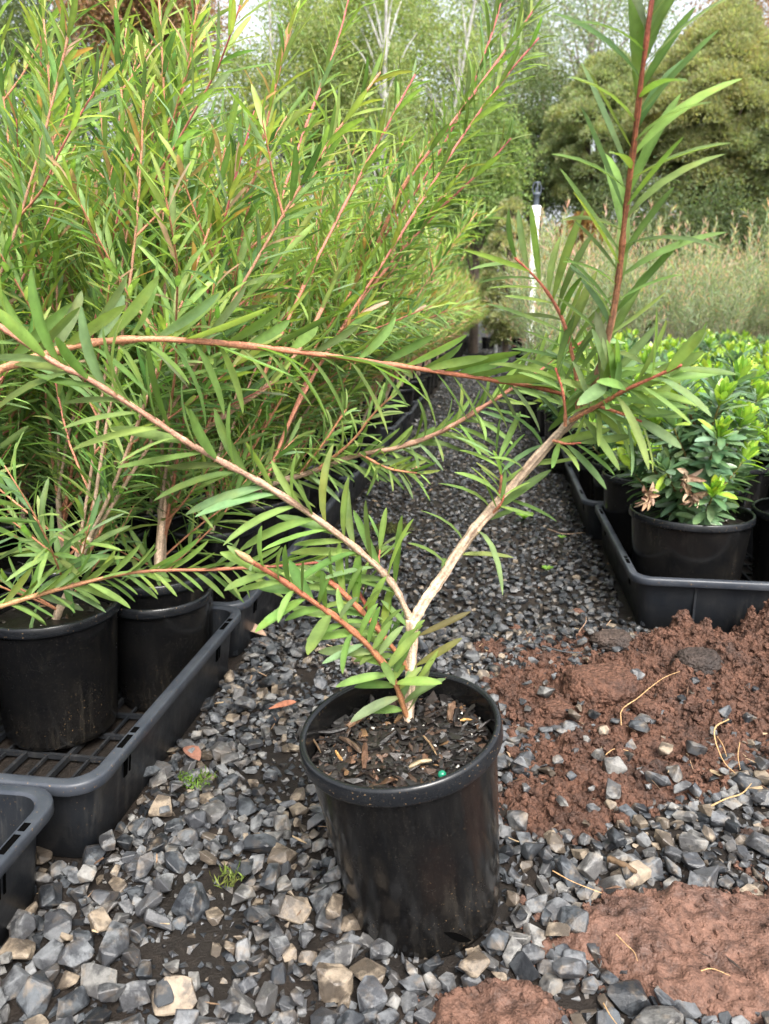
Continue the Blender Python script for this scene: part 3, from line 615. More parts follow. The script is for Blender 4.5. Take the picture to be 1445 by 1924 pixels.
# ------------------------------------------------------------------ the front plant
hero = empty('potted_bottlebrush'); tag(hero, 'lone bottlebrush in a leaning black pot on the gravel, its trunk forked in two', 'potted plant')
pot = make_pot(hero, .1005, .0795, HH, 96, .019, .005)
zax = HAX; xax = nrm(np.array([1, 0, 0])-zax[0]*zax); yax = np.cross(zax, xax)
from mathutils import Matrix
MX = Matrix(((xax[0], yax[0], zax[0], HB[0]), (xax[1], yax[1], zax[1], HB[1]), (xax[2], yax[2], zax[2], HB[2]), (0, 0, 0, 1)))
pot.matrix_world = MX
mx = mix_disc(hero, .090, HH-.030, 1500, True); mx.matrix_world = MX
g = Geo(); a = math.radians(-68); rr_ = .0822
for k in range(9):
    w = (k-4)/4
g = Geo(); th = np.linspace(-.17, .17, 12); hw = .0052*(1-(th/.17)**2)
up = np.stack([np.cos(a+th)*(rr_), np.sin(a+th)*(rr_), .026-th*.075+hw], 1); dn = np.stack([np.cos(a+th)*(rr_), np.sin(a+th)*(rr_), .026-th*.075-hw], 1)
g.add(np.vstack([up, dn]), [(12+k, 12+k+1, k+1, k) for k in range(11)]); g.build('drain_hole', M_DARK, pot)
bm = bmesh.new(); bmesh.ops.create_icosphere(bm, subdivisions=2, radius=.0042); g = Geo(); g.add([v.co[:] for v in bm.verts], None, [[v.index for v in f.verts] for f in bm.faces], (.01, .16, .09)); bm.free()
q = g.build('fertiliser_bead', simple('green bead', (.01, .16, .09), .25), mx, smooth=True); q.location = (.036, -.058, HH-.021)
def soil_z(px, py): # point of the mix surface seen at this pixel
    r = ray(px, py); o = np.array([0, 0, CAMH]); c = HB+HAX*(HH-.027); return o+r*(((c-o)@HAX)/(r@HAX))
S0 = soil_z(768, 1352); D0 = float((S0-np.array([0, 0, CAMH]))@np.array([0, cp, -sp]))
g = Geo()
for k in range(16): # a few long bark pieces and sticks as in the photo
    pass
for (x1, y1, x2, y2, w, c) in ((655, 1375, 725, 1325, .0052, (.17, .095, .055)), (686, 1455, 688, 1408, .0045, (.085, .045, .028)), (735, 1345, 742, 1330, .006, (.10, .05, .033)), (848, 1365, 855, 1330, .005, (.11, .065, .042)), (600, 1385, 655, 1378, .0028, (.014, .012, .012)),
        (797, 1392, 822, 1430, .0014, (.2, .13, .07)), (578, 1382, 605, 1425, .0013, (.13, .085, .05)), (640, 1395, 680, 1425, .0032, (.07, .045, .03)), (866, 1363, 888, 1363, .0017, (.4, .22, .07)), (632, 1420, 645, 1440, .002, (.4, .22, .08)), (770, 1452, 812, 1440, .003, (.22, .17, .1)), (700, 1345, 712, 1328, .0014, (.5, .25, .08))):
    p1, p2 = soil_z(x1, y1)+HAX*.006, soil_z(x2, y2)+HAX*.007; m = spline([p1, (p1+p2)/2+rng.normal(0, .0012, 3), p2], 7); g = Geo(); tube(g, m, w*np.array([.55, .9, 1, .95, 1, .85, .5])*.75, 6, c, wob=.16); g.build('bark_piece', M_CHIP, mx).matrix_parent_inverse = MX.inverted()
wood = lambda d, w: w/2*d/FPX
trunk = spline([S0-[0, 0, .02], S0, P(771, 1290, D0-.006), P(773, 1225, D0-.014), P(775, 1165, D0-.022)], 22)
b = Geo(); trunk = spline(trunk, 90); tube(b, trunk, np.interp(np.arange(90), [0, 30, 70, 89], [.0062, .0054, .0058, .0070]), 26, stemcol(90, PALE*.95, PALE*1.15), strip=.45)
tk = b.build('trunk', M_BARK, hero, smooth=True)
DF = D0-.022
# main stem: bare pale wood below, red brown and leafy above
main = [(775, 1172, DF), (800, 1128, DF-.006), (830, 1085, DF-.012), (880, 1010, DF-.025), (940, 940, DF-.04), (1000, 870, DF-.055), (1060, 805, DF-.07), (1100, 762, DF-.082), (1124, 700, DF-.10), (1150, 600, DF-.13), (1165, 500, DF-.155), (1175, 400, DF-.18), (1190, 280, DF-.21), (1205, 150, DF-.24), (1225, 0, DF-.27), (1245, -130, DF-.29)]
mp = px_pts(main, 90)
b = Geo(); w = np.linspace(0, 1, 90); R = np.interp(w, [0, .35, .45, .7, 1], [.0053, .0046, .0033, .0023, .0015]); R *= 1+.2*(rng.uniform(0, 1, 90) < .25)+.03*rng.standard_normal(90)
cc = np.stack([np.interp(w, [0, .4, .52, .65, .9, 1], [PALE[k]*1.2, PALE[k]*.95, (.36, .20, .13)[k], (.30, .12, .06)[k], (.34, .09, .05)[k], CRIM[k]]) for k in range(3)], 1)
mp2 = spline(mp, 300); R2 = np.interp(np.arange(300), np.linspace(0, 299, 90), R); cc2 = np.stack([np.interp(np.arange(300), np.linspace(0, 299, 90), cc[:, q]) for q in range(3)], 1); tube(b, mp2, R2, 20, cc2, strip=.4); ms = b.build('branch', M_BARK, hero, smooth=True); ms['label'] = 'thick pale right fork rising to the top edge'
g = Geo(); leafy(g, mp, .52, 1, .0058, (.058, .090), .132, 43, HERO, .05, .16, 'hi', 30, open_=.8); leafy(g, mp, .08, .5, .014, (.042, .062), .13, 58, HERO, .12, .3, 'hi', open_=.7); g.build('leaves', M_LEAF, ms, smooth=True)
left = [(772, 1165, DF), (738, 1098, DF-.012), (690, 1048, DF-.024), (600, 978, DF-.05), (500, 913, DF-.075), (400, 858, DF-.095), (346, 827, DF-.105), (284, 786, DF-.12), (173, 716, DF-.145), (104, 682, DF-.155), (0, 613, DF-.175), (-130, 525, DF-.19)]
o = reach_branch(hero, left, 80, .0032, .0019, PALE*.8, np.array((.42, .17, .11)), .0105, (.056, .074), u0=.05, ang=40, droop=.05, ratio=.145); o['label'] = 'long left fork running up to the left edge'
fa = [(764, 1345, D0-.004), (737, 1272, D0-.03), (690, 1212, D0-.055), (640, 1167, D0-.075), (580, 1125, D0-.10), (520, 1084, D0-.125), (474, 1056, D0-.145)]
o = reach_branch(hero, fa, 40, .0029, .0021, np.array((.26, .12, .05)), np.array((.40, .12, .07)), .0085, (.036, .052), ang=60, droop=.0, ratio=.22, tipang=28); o['label'] = 'short red shoot leaning left from the base, with a bud'
bd = Geo(); p = P(474, 1056, D0-.145); lathe(bd, [(.0001, -.003), (.0021, 0), (.0034, .005), (.0030, .010), (.0016, .0155), (.0001, .0185)], 12, (.36, .22, .11)); bo = bd.build('bud', M_BARK, o, smooth=True)
bo.location = tuple(map(float, p)); bo.rotation_euler = (.1, -.9, 0)
reach_branch(hero, [(770, 1262, D0-.01), (742, 1222, D0-.02), (690, 1160, D0-.035), (640, 1110, D0-.05), (610, 1084, D0-.058)], 26, .0026, .0022, np.array((.28, .12, .05)), np.array((.40, .12, .07)), .0080, (.034, .052), ang=55, droop=0, ratio=.21)
reach_branch(hero, [(752, 1240, D0-.01), (715, 1182, D0-.012), (690, 1140, D0-.016), (668, 1105, D0-.02), (645, 1077, D0-.024)], 20, .0018, .0018, np.array((.30, .10, .05)), np.array((.42, .08, .07)), .0095, (.034, .052), ang=52, droop=0, ratio=.16)
dm = DF-.085
for lst, r0, r1, spc, Lr, lab in (
    ([(1086, 772, dm), (1084, 720, dm), (1078, 680, dm-.004), (1062, 614, dm-.012), (1043, 572, dm-.018), (1021, 539, dm-.022), (1000, 515, dm-.026), (968, 485, dm-.03)], .0026, .0016, .0075, (.045, .07), None),
    ([(1072, 790, dm), (1110, 770, dm-.02), (1146, 749, dm-.035), (1177, 732, dm-.05), (1230, 708, dm-.07), (1280, 686, dm-.085)], .0026, .0018, .0065, (.045, .065), None),
    ([(1062, 800, dm), (1062, 770, dm-.008), (1056, 730, dm-.014), (1044, 692, dm-.018)], .0018, .0016, .0065, (.04, .06), None),
    ([(1040, 828, dm+.01), (1065, 834, dm-.005), (1092, 832, dm-.015)], .0018, .0012, .006, (.034, .055), None),
    ([(1098, 765, dm), (1130, 766, dm-.02), (1170, 778, dm-.03), (1205, 792, dm-.035)], .0022, .0018, .0065, (.045, .065), None),
    ([(1110, 745, dm), (1140, 715, dm-.03), (1165, 690, dm-.05)], .0018, .0012, .0055, (.05, .07), None),
    ([(1095, 765, dm), (1100, 735, dm+.03), (1130, 690, dm+.07)], .0018, .0012, .006, (.05, .07), None),
    ([(935, 945, DF-.04), (942, 905, DF-.045), (938, 870, DF-.048), (930, 850, DF-.05)], .0020, .0014, .005, (.032, .052), None),
    ([(925, 965, DF-.038), (940, 948, DF-.05), (948, 930, DF-.055)], .0018, .0012, .005, (.035, .06), None),
    ([(712, 1072, DF-.018), (712, 1050, DF-.012), (716, 1020, DF-.008)], .0014, .001, .005, (.03, .045), None)):
    reach_branch(hero, lst, 16, r0*.8, r1*.55, RED*1.05, np.array((.42, .09, .06)), spc, Lr, u0=.1, ang=48, droop=.05, ratio=.145, tipang=30)
g = Geo() # the last bare leaves around the fork
for (x1, y1, x2, y2, d, wd, c) in ((785, 1195, 885, 1150, DF, .007, (.10, .085, .03)), (782, 1250, 870, 1203, DF, .008, (.12, .12, .03)), (780, 1285, 825, 1225, DF, .006, (.16, .22, .05)), (768, 1180, 720, 1125, DF, .0065, (.12, .2, .06)), (752, 1175, 710, 1160, DF+.005, .004, (.1, .17, .05))):
    a_, b_ = P(x1, y1, d), P(x2, y2, d-.01); v = b_-a_; leaves(g, a_[None], v[None], np.array([[.2, -.7, .7]]), np.linalg.norm(v), wd, .12, np.array([c]))
g.build('leaves', M_LEAF, tk, smooth=True)
# ------------------------------------------------------------------ glossy shrubs in the right hand trays
DKG = pal([(.085, .155, .085), (.11, .19, .095), (.13, .22, .105), (.16, .24, .145), (.065, .125, .065)], [30, 28, 20, 12, 10])
YEL = pal([(.27, .42, .05), (.22, .37, .055), (.16, .30, .06), (.36, .47, .06)], [35, 30, 20, 15])
def shrub(H, z0, nst, lod, sp, Lr, spread=.47):
    g = Geo(); b = Geo(); trunk = wander((0, 0, z0-.02), (0, 0, 1), H*.5, 5, .06); tube(b, trunk, np.linspace(.006, .004, 6), 6, stemcol(6, np.array((.14, .09, .06)), RED*.7))
    for q in range(nst):
        az = q*2.4+rng.uniform(-.4, .4); f = (q+.5)/nst; base = trunk[min(5, int(f*5.5))]; el = .25+1.1*f
        d = np.array([math.cos(az)*spread*1.15, math.sin(az)*spread*1.15, el*spread+.10]); L = (H*.62)*(1-.25*f)*rng.uniform(.8, 1.1)*(.72+.2*(1-f))
        pts = spline(wander(base, d, L, 4, .05, .55), 10); tube(b, pts, np.linspace(.0032, .0018, 10), 5, stemcol(10, RED*.6, np.array((.2, .2, .05))))
        leafy(g, pts, .04, .93, sp, Lr, .29, 68, grad(DKG, YEL, 9), .06, .12, lod, 50, fold=.25)
        leafy(g, pts, .84, 1, sp*.36, (Lr[0]*.8, Lr[1]*.92), .32, 56, YEL if q % 4 else DKG, 0, -.05, lod, 12, fold=.25)
    return g, b
RG = 'glossy green shrubs in pots in the right hand trays'
RV = [potted('potted_shrub', shrub(H, .175, ns, 'oval', .0030, (.040, .060)), .124, .102, .2, 160, leafm=M_SQ) for H, ns in ((.39, 19), (.35, 17), (.37, 18))]
RS = [potted('potted_shrub', shrub(H, .18, ns, 'ovlo', .0045, (.045, .065)), .105, .088, .2, 60, 24, M_SQ) for H, ns in ((.30, 13), (.35, 15), (.33, 14))]
fr = place(RV[0], RW(.165, .136, .013), .3, 'shrub in the nearest right pot, low and dense with tan dead leaf rosettes', group=RG)
g = Geo(); TAN = pal([(.34, .22, .14), (.26, .17, .11), (.42, .29, .2)], [1, 1, 1])
c0 = RW(.165, .136, 0)
for (px, py, d) in ((1290, 905, 1.50), (1300, 940, 1.49), (1215, 940, 1.52)):
    p = P(px, py, d)-np.array(c0); n = 16; az = rng.uniform(0, 6.28, n); dd = np.stack([np.cos(az)*.6, np.sin(az)*.35-.55, rng.normal(-.25, .45, n)], 1)
    R3 = np.array([[math.cos(-.3), -math.sin(-.3), 0], [math.sin(-.3), math.cos(-.3), 0], [0, 0, 1]])
    leaves(g, np.tile(R3@p, (n, 1)), dd@R3.T, rng.normal(0, 1, (n, 3)), rng.uniform(.022, .036, n), .010, .5, TAN(None, n), 'oval', .9)
g.build('dead_leaves', M_LITTER, fr, smooth=True); 
place(RV[1], RW(.20, .395, .013), 1.2, 'shrub in the second right hand pot, cut by the right photo edge', group=RG)
for s, v, k, lab in ((.46, .215, 1, 'upright shrub just behind the nearest right pot, with yellow green tips'), (.545, .11, 0, 'small shrub in a taller pot at the path edge, second along the right row')):
    place((RV if k else RS)[k], RW(s, v, .013), rng.uniform(0, 6), lab, group=RG)
place(RS[0], RW(.80, .105, .013), 2, 'shrub at the path edge, third along the right row', group=RG, sc=.9)
cnt = 0
for c in range(13):
    v = .12+c*.255
    for r, s in enumerate(np.arange(1.07 if c == 0 else .72 if c == 1 else .50, 4.3, .262)):
        v2 = v if s < 1.4 or c else .06; p = RW(s, v2); v = v2; 
        if p[0] > .56*p[1]+.25: continue
        if c == 0 and s < 1.0: continue
        lab = 'shrub at the path edge further along the right row' if c == 0 else 'yellow tipped shrub deep in the right block, away from the path edge' if p[1] > 2.6 else 'yellow tipped shrub in the right block behind the nearest pots'
        place((RV[1:]+RS)[(r*2+c) % 5] if p[1] < 2.6 else RS[(r+c) % 3], RW(s+rng.uniform(-.03, .03), v+rng.uniform(-.03, .03), .013), rng.uniform(0, 6.28), lab, group=RG, sc=rng.uniform(.92, 1.1)); cnt += 1
# taller pink tipped bottlebrush beyond
GRY = pal([(.23, .295, .185), (.19, .25, .155), (.28, .34, .21), (.15, .20, .125)], [3, 3, 2, 1]); PNK = pal([(.50, .30, .25), (.54, .34, .29), (.36, .38, .19), (.32, .37, .17)], [3, 3, 3, 3])
PV = []
for H in (1.22, 1.1, 1.3):
    _G, _T = GRN, TIP; GRN = GRY
    g = Geo(); b = Geo(); bottlebrush(H, .05, 'lo', 8, .012, (.05, .075), g=g, b=b, tipf=PNK, low=False, spread=.26, ratio=.13, stems=(np.array((.21, .24, .13)), np.array((.34, .26, .18)))); GRN = _G
    PV.append(potted('potted_bottlebrush', (g, b), .1, .085, .2, 0, 16))
PG = 'pale pink tipped bottlebrushes beyond the glossy shrubs'
for r, y in enumerate(np.arange(5.9, 10.5, .42)):
    x0 = OR[0]+(y-OR[1])*.1383+.14
    for c, x in enumerate(np.arange(x0, .60*y+.2, .34 if r < 5 else .5)):
        place(PV[(r+c*2) % 3], (x+rng.uniform(-.1, .1), y+rng.uniform(-.12, .12), 0), rng.uniform(0, 6.28), 'pale pink tipped bottlebrush, front rows behind the glossy shrubs' if r < 3 else 'pale pink tipped bottlebrush in the far rows below the trees', group=PG, sc=rng.uniform(.85, 1.12))
for k, (x, y) in enumerate(((1.3, 13.2), (1.75, 13.4), (2.2, 13.1), (2.6, 13.3), (1.5, 14), (2.0, 14.1), (2.45, 14), (1.0, 13.6), (.6, 13.4), (.2, 13.3), (2.9, 13.6), (3.3, 13.2))):
    place(LF[k % 3], (x, y, 0), k*1.3, 'bottlebrush closing the far end of the gravel path', sc=1.1)
for k, (sx, v, sc) in enumerate(((2.5, .02, .70), (2.85, -.02, .82), (3.1, -.03, .9), (3.35, -.03, .9), (3.5, .1, .9))):
    place(PV[k % 3], RW(sx, v), k*1.7, 'low grey green bottlebrush at the right path edge hiding the foot of the white pipe', group=PG, sc=sc)
# ------------------------------------------------------------------ white sprinkler risers
def riser(px, Y, topy, label, r):
    z = HT(topy, Y); o = empty('sprinkler_riser', (AT(px, Y)*1.06/1.07, Y, 0)); tag(o, label, 'sprinkler', 'white pipe sprinkler risers beside the path')
    g = Geo(); lathe(g, [(r, 0), (r, z-.14), (r*.98, z-.139)], 20); lathe(g, [(r*1.25, z-.20), (r*1.28, z-.198), (r*1.28, z-.142), (r*1.2, z-.138), (.001, z-.137)], 20); g.build('pipe', M_PVC, o, smooth=True)
    g = Geo(); lathe(g, [(r*.7, z-.138), (r*.72, z-.08), (r*1.0, z-.075), (r*1.0, z-.06), (r*.5, z-.058)], 16); lathe(g, [(r*.4, z-.06), (r*.4, z-.03), (.001, z-.025)], 10)
    for a in range(4):
        t = a*math.pi/2; tube(g, spline([(r*.9*math.cos(t), r*.9*math.sin(t), z-.06), (r*1.15*math.cos(t), r*1.15*math.sin(t), z-.03), (r*.7*math.cos(t), r*.7*math.sin(t), z)], 6), r*.14, 5)
    lathe(g, [(.001, z+.004), (r*.75, z+.003), (r*.75, z-.006), (.001, z-.007)], 14); g.build('sprinkler_head', M_BLACK, o, smooth=True)
riser(1008, 5.2, 343, 'tall white sprinkler pipe with black head, nearer and taller of two', .0243); riser(942, 11.5, 452, 'distant white sprinkler pipe at the end of the left row', .022)
# ------------------------------------------------------------------ trees and bushes beyond
def diamonds(g, pos, d, n, L, Wd, col):
    u = nrm(d); s = nrm(np.cross(u, n)); L = np.broadcast_to(L, (len(pos),))[:, None]; Wd = np.broadcast_to(Wd, (len(pos),))[:, None]
    V = np.stack([pos, pos+u*L*.5+s*Wd*.5, pos+u*L, pos+u*L*.5-s*Wd*.5], 1).reshape(-1, 3)
    g.add(V, np.arange(len(pos)*4).reshape(-1, 4), None, np.repeat(col, 4, 0))
def crown_dome(g, lobes, nper, L, pf, up=.3):
    for c, r in lobes:
        n = int(nper*(r[0]*r[2])); v = nrm(rng.standard_normal((n, 3))); v[:, 2] = np.where(v[:, 2] < -.3, -v[:, 2]*.6, v[:, 2])
        q = rng.uniform(.72, 1.0, (n, 1))+.10*(fbm(v[:, :1]*7+c[0], v[:, 2:]*7+v[:, 1:2]*4, 2)-.4); pos = c+v*q*r
        d = nrm(v+rng.normal(0, .55, (n, 3))+[0, 0, up]); diamonds(g, pos, d, rng.standard_normal((n, 3)), rng.uniform(.6, 1.3, n)*L, rng.uniform(.3, .6, n)*L, pf(None, n))
def crown_airy(g, sprays, n, L, pf, sig, hang=-.4):
    for c in sprays:
        k = int(n*rng.uniform(.5, 1.5)); pos = c+rng.normal(0, 1, (k, 3))*sig*rng.uniform(.6, 1.3); pos[:, 2] -= np.abs(rng.normal(0, sig*.4, k))
        d = rng.normal(0, 1, (k, 3))+[0, 0, hang]; diamonds(g, pos, d, rng.standard_normal((k, 3)), rng.uniform(.6, 1.3, k)*L, rng.uniform(.3, .55, k)*L, pf(None, k))
def tree(px, Y, top, bot, hw, style, pf, label, L=.08, dens=1., tcol=(.12, .09, .07), tr=.12, name='tree', cat='tree', lean=0., nsp=60, mul=1):
    x = AT(px, Y); zt, zb = HT(top, Y), max(HT(bot, Y), .0); R = hw/FPX/1.07*Y; o = empty(name, (x, Y, 0)); tag(o, label, cat)
    b = Geo(); g = Geo(); H = zt; tk = spline([(0, 0, -.05), (lean*.3, rng.normal(0, .05), H*.4), (lean, rng.normal(0, .1), H*.92)], 12)
    tube(b, tk, np.linspace(tr, tr*.25, 12), 9, np.array(tcol), wob=.05)
    zc, hz = (zt+zb)/2, (zt-zb)/2; ctr = np.array([0, 0, zc])
    if style == 'dome':
        lob = []
        for k in range(int(52*dens)):
            t = 1-2*(k+.5)/int(52*dens); a = k*2.4; w = math.sqrt(max(0, 1-t*t))*(1. if t < 0 else (1-.45*t))
            r = R*rng.uniform(.24, .37); c = ctr+np.array([math.cos(a)*w*R*.82, math.sin(a)*w*R*.82, t*hz*.84])*rng.uniform(.78, 1.12, 3)**np.array([1, 1, .5]); lob.append((c, np.array([r, r, r*rng.uniform(.75, 1.0)])))
            if k % 3 == 0: tube(b, spline([tk[int(5+t*3)], (tk[6]+c)/2, c], 6), np.linspace(tr*.35, tr*.08, 6), 5, np.array(tcol))
        crown_dome(g, lob, 75*mul/L**2, L, pf)
    else:
        sp = []
        for k in range(nsp):
            v = nrm(rng.standard_normal(3))*rng.uniform(.25, 1)**.6; c = ctr+v*np.array([R, R, hz])+[0, (R*.75 if tcol == WHT else 0), 0]; sp.append(c)
            if k % 3 == 0:
                i = int(np.clip((c[2]-.3*R)/H*11, 3, 11)); tube(b, spline([tk[i], (tk[i]+c)/2+[0, 0, .15*R], c], 7), np.linspace(tr*.3, tr*.05, 7), 5, np.array(tcol))
        crown_airy(g, sp, 420*dens*mul, L, pf, R*.2)
    b.build('trunk', M_TRUNK, o, smooth=True); g.build('crown', M_TREE, o); return o
WHT = (.32, .315, .295)
OLV = pal([(.275, .29, .155), (.24, .26, .14), (.31, .325, .17), (.205, .225, .12)], [3, 3, 2, 1]); OLD = pal([(.25, .29, .16), (.21, .25, .14), (.29, .33, .18)], [3, 3, 2])
MGR = pal([(.18, .25, .095), (.14, .205, .08), (.23, .30, .12)], [3, 3, 2]); BIR = pal([(.25, .31, .13), (.21, .27, .105), (.31, .36, .16), (.18, .23, .10)], [3, 3, 2, 1])
EUC = pal([(.23, .28, .19), (.19, .24, .16), (.28, .33, .23)], [3, 3, 2]); REDL = pal([(.33, .20, .13), (.27, .16, .10), (.22, .23, .11), (.38, .25, .17)], [3, 3, 2, 1]); DKT = pal([(.10, .13, .065), (.12, .155, .075), (.08, .11, .055)], [1, 1, 1]); BRN = pal([(.22, .13, .06), (.19, .11, .05), (.26, .17, .08)], [1, 1, 1])
tree(1322, 16, 30, 420, 150, 'dome', OLV, 'large olive dome shaped tree with billowing clumps behind the tall leafy stem', L=.06, dens=1.4, tr=.2)
tree(1470, 15, 140, 430, 120, 'dome', OLD, 'grey green clumpy tree cut by the right edge beside the olive dome', L=.06, tr=.16)
tree(1122, 18, 105, 420, 105, 'dome', OLD, 'rounded grey green tree just left of the olive dome', L=.065, tr=.16)
tree(1010, 21, 130, 420, 85, 'airy', DKT, 'dark green tree directly behind the nearer white pipe', L=.10, dens=1., tr=.16, nsp=70)
tree(1090, 27, -110, 260, 150, 'airy', EUC, 'tall thin gum tree with grey leaves and sky showing through', L=.13, dens=.55, tcol=(.3, .26, .22), tr=.2)
tree(1410, 25, -130, 230, 130, 'airy', REDL, 'tall reddish leaved gum tree above the right clumpy trees', L=.12, dens=.5, tcol=(.25, .2, .17), tr=.18)
tree(935, 24, -120, 260, 90, 'airy', EUC, 'grey green gum tree rising between the birches and the white pipe', L=.12, dens=.6, tcol=(.34, .3, .26), tr=.16)
WHT = (.32, .315, .295)
tree(650, 14, -140, 420, 120, 'airy', BIR, 'birch with a slim white trunk, second from left', L=.07, dens=1.1, tcol=WHT, tr=.07, nsp=75)
tree(715, 13, -120, 430, 105, 'airy', BIR, 'birch with the brightest white trunk, in the middle of the birches', L=.065, dens=.9, tcol=WHT, tr=.075, nsp=70, lean=.1)
tree(800, 15, -150, 400, 115, 'airy', BIR, 'birch with a leaning white trunk, rightmost of the birches', L=.07, dens=1., tcol=WHT, tr=.07, nsp=75, lean=.9)
tree(520, 15, -150, 420, 125, 'airy', BIR, 'birch at the left end of the birch group', L=.075, dens=1.1, tcol=WHT, tr=.07, nsp=75)
tree(895, 12, 190, 470, 85, 'airy', MGR, 'bushy bright green tree right of the birches', L=.06, dens=1.5, nsp=70, tr=.08)
tree(290, 15, -120, 100, 130, 'airy', REDL, 'copper leaved tree at the top left', L=.075, dens=1.3, tr=.12, nsp=80)
tree(330, 19, 40, 430, 105, 'airy', BIR, 'loose light green tree under the copper leaved one', L=.085, dens=.8, nsp=70)
tree(90, 17, -60, 400, 150, 'airy', DKT, 'dark grey green tree behind the far left bottlebrushes', L=.09, dens=1., nsp=75)
tree(958, 11, 365, 720, 55, 'dome', OLV, 'low olive shrub at the left of the nearer white pipe', L=.05, name='shrub', cat='shrub', tr=.05)
tree(1092, 12, 392, 720, 75, 'dome', BRN, 'low copper brown shrub behind the pale bottlebrushes', L=.055, name='shrub', cat='shrub', tr=.05)
for k, (px, Y, top, hw, lab) in enumerate(((1190, 14.5, 300, 90, 'dark leafy shrub under the rounded grey green tree'), (1330, 13.5, 350, 110, 'dark shrub under the olive dome tree'), (1460, 13, 360, 90, 'dark shrub at the right edge under the clumpy trees'), (850, 16, 330, 100, 'dark shrub behind the bright green tree'))):
    tree(px, Y, top, 700, hw, 'airy', DKT if k != 3 else MGR, lab, L=.07, dens=1.2, name='shrub', cat='shrub', tr=.05)
g = Geo(); 
for k in range(70):
    x = rng.uniform(-30, 32); c = np.array([x, 36+rng.uniform(-3, 6), rng.uniform(.5, 3.8)]); crown_dome(g, [(c, np.array([1.7, 1.4, 1.7]))], 170, .3, OLD if k % 3 else MGR)
tag(g.build('far_wood', M_TREE), 'far off mass of trees closing the horizon behind everything', 'wood', kind='stuff')
# ------------------------------------------------------------------ small litter
g = Geo()
for k in range(420):
    x, y = nearpt() if k < 330 else pathpt(1.4, 3.5)()
    if in_tray(x, y) or pot_r(x, y) < .1: continue
    Vc, F = ROCK_F[rng.integers(24)]; L = rng.uniform(.004, .016); w = rng.integers(4); s3 = np.array([L, L*rng.uniform(.08, .3), L*.12])
    g.add((Vc*s3)@rotm(rng.uniform(0, 6.28), abs(rng.normal(0, .3)), rng.uniform(0, 6)).T+np.array([x, y, rng.uniform(.008, .022)]), None, F, np.array([(.2, .13, .08), (.09, .05, .03), (.03, .022, .018), (.34, .25, .15)][w])*rng.uniform(.7, 1.3))
tag(g.build('plant_litter', M_LITTER), 'bits of bark and straw strewn over the gravel', 'litter', kind='stuff')
def litter_leaf(px, py, L, wd, yaw, col, label, z=.02, curl=.5, roll=.3):
    g = Geo(); p = G(px, py, z); d = np.array([[math.cos(yaw), math.sin(yaw), .12]]); leaves(g, p[None], d, np.array([[math.sin(roll), -.3, 1.]]), L, wd, curl, np.array([col]), 'oval', .5)
    tag(g.build('dead_leaf', M_LITTER, smooth=True), label, 'dead leaf', 'dead leaves on the gravel')
litter_leaf(440, 1180, .06, .028, .1, (.30, .20, .14), 'large curled tan dead leaf beside the left tray', .03, .55)
litter_leaf(505, 1332, .045, .012, .35, (.24, .095, .055), 'narrow rust red dead leaf left of the front pot', .018, .1)
litter_leaf(345, 1405, .035, .022, -.7, (.17, .08, .055), 'crumpled dark red dead leaf next to the green moss', .02, .3)
litter_leaf(772, 880, .045, .024, .2, (.32, .16, .09), 'orange brown dead leaf on the path in the distance', .02, .2)
litter_leaf(738, 882, .05, .02, 2.9, (.30, .19, .13), 'pale tan dead leaf beside the orange one on the path', .02, .2)
def stick(pts, r, col, name, label, cat, grp, k=5):
    r = r*.62 if name == 'root' else r; pts = [(a+rng.normal(0, 1.5), b+rng.normal(0, 1.5), c) for a, b, c in pts]
    g = Geo(); p = spline([G(a, b, c) for a, b, c in pts], 14); tube(g, p, np.linspace(r, r*.5, 14), k, np.array(col), wob=.15); tag(g.build(name, M_LITTER, smooth=True), label, cat, grp)
RT = (.40, .25, .12)
stick([(1165, 1365, .03), (1168, 1335, .04), (1195, 1310, .045), (1225, 1288, .05), (1250, 1270, .05), (1278, 1264, .05)], .0016, RT, 'root', 'long pale root lying across the red soil heap', 'root', 'pale roots in the soil')
stick([(1370, 1352, .02), (1342, 1368, .035), (1345, 1395, .03), (1362, 1430, .02), (1380, 1450, .012)], .0022, RT, 'root', 'thick looping pale root near the right edge', 'root', 'pale roots in the soil')
stick([(1345, 1385, .03), (1358, 1400, .03), (1366, 1420, .02)], .0013, RT, 'root', 'short root strand beside the thick looping root', 'root', 'pale roots in the soil')
stick([(1390, 1395, .025), (1388, 1420, .02), (1393, 1448, .012)], .0014, RT, 'root', 'straight thin root right of the looping root', 'root', 'pale roots in the soil')
stick([(1335, 1515, .012), (1365, 1500, .018), (1395, 1490, .02), (1410, 1472, .02)], .0019, RT, 'root', 'curved pale root among stones below the heap', 'root', 'pale roots in the soil')
stick([(1138, 1420, .02), (1150, 1408, .022), (1165, 1404, .022), (1180, 1412, .02)], .0013, RT, 'root', 'small bent root on the soil right of the front pot', 'root', 'pale roots in the soil')
stick([(1158, 1755, .028), (1175, 1775, .029), (1190, 1790, .029), (1198, 1805, .029)], .0011, RT, 'root', 'thin root lying on the left side of the red slab', 'root', 'pale roots in the soil')
stick([(1315, 1825, .029), (1340, 1822, .029), (1372, 1832, .029)], .0010, RT, 'root', 'thin root on the middle of the red slab', 'root', 'pale roots in the soil')
stick([(1132, 1886, .015), (1145, 1905, .018), (1158, 1924, .018)], .0012, RT, 'root', 'root poking out at the bottom edge below the slab', 'root', 'pale roots in the soil')
stick([(1038, 1633, .03), (1080, 1655, .034), (1130, 1678, .028)], .0012, (.45, .27, .13), 'root', 'reddish root strand lying over tan stones right of the pot', 'root', 'pale roots in the soil')
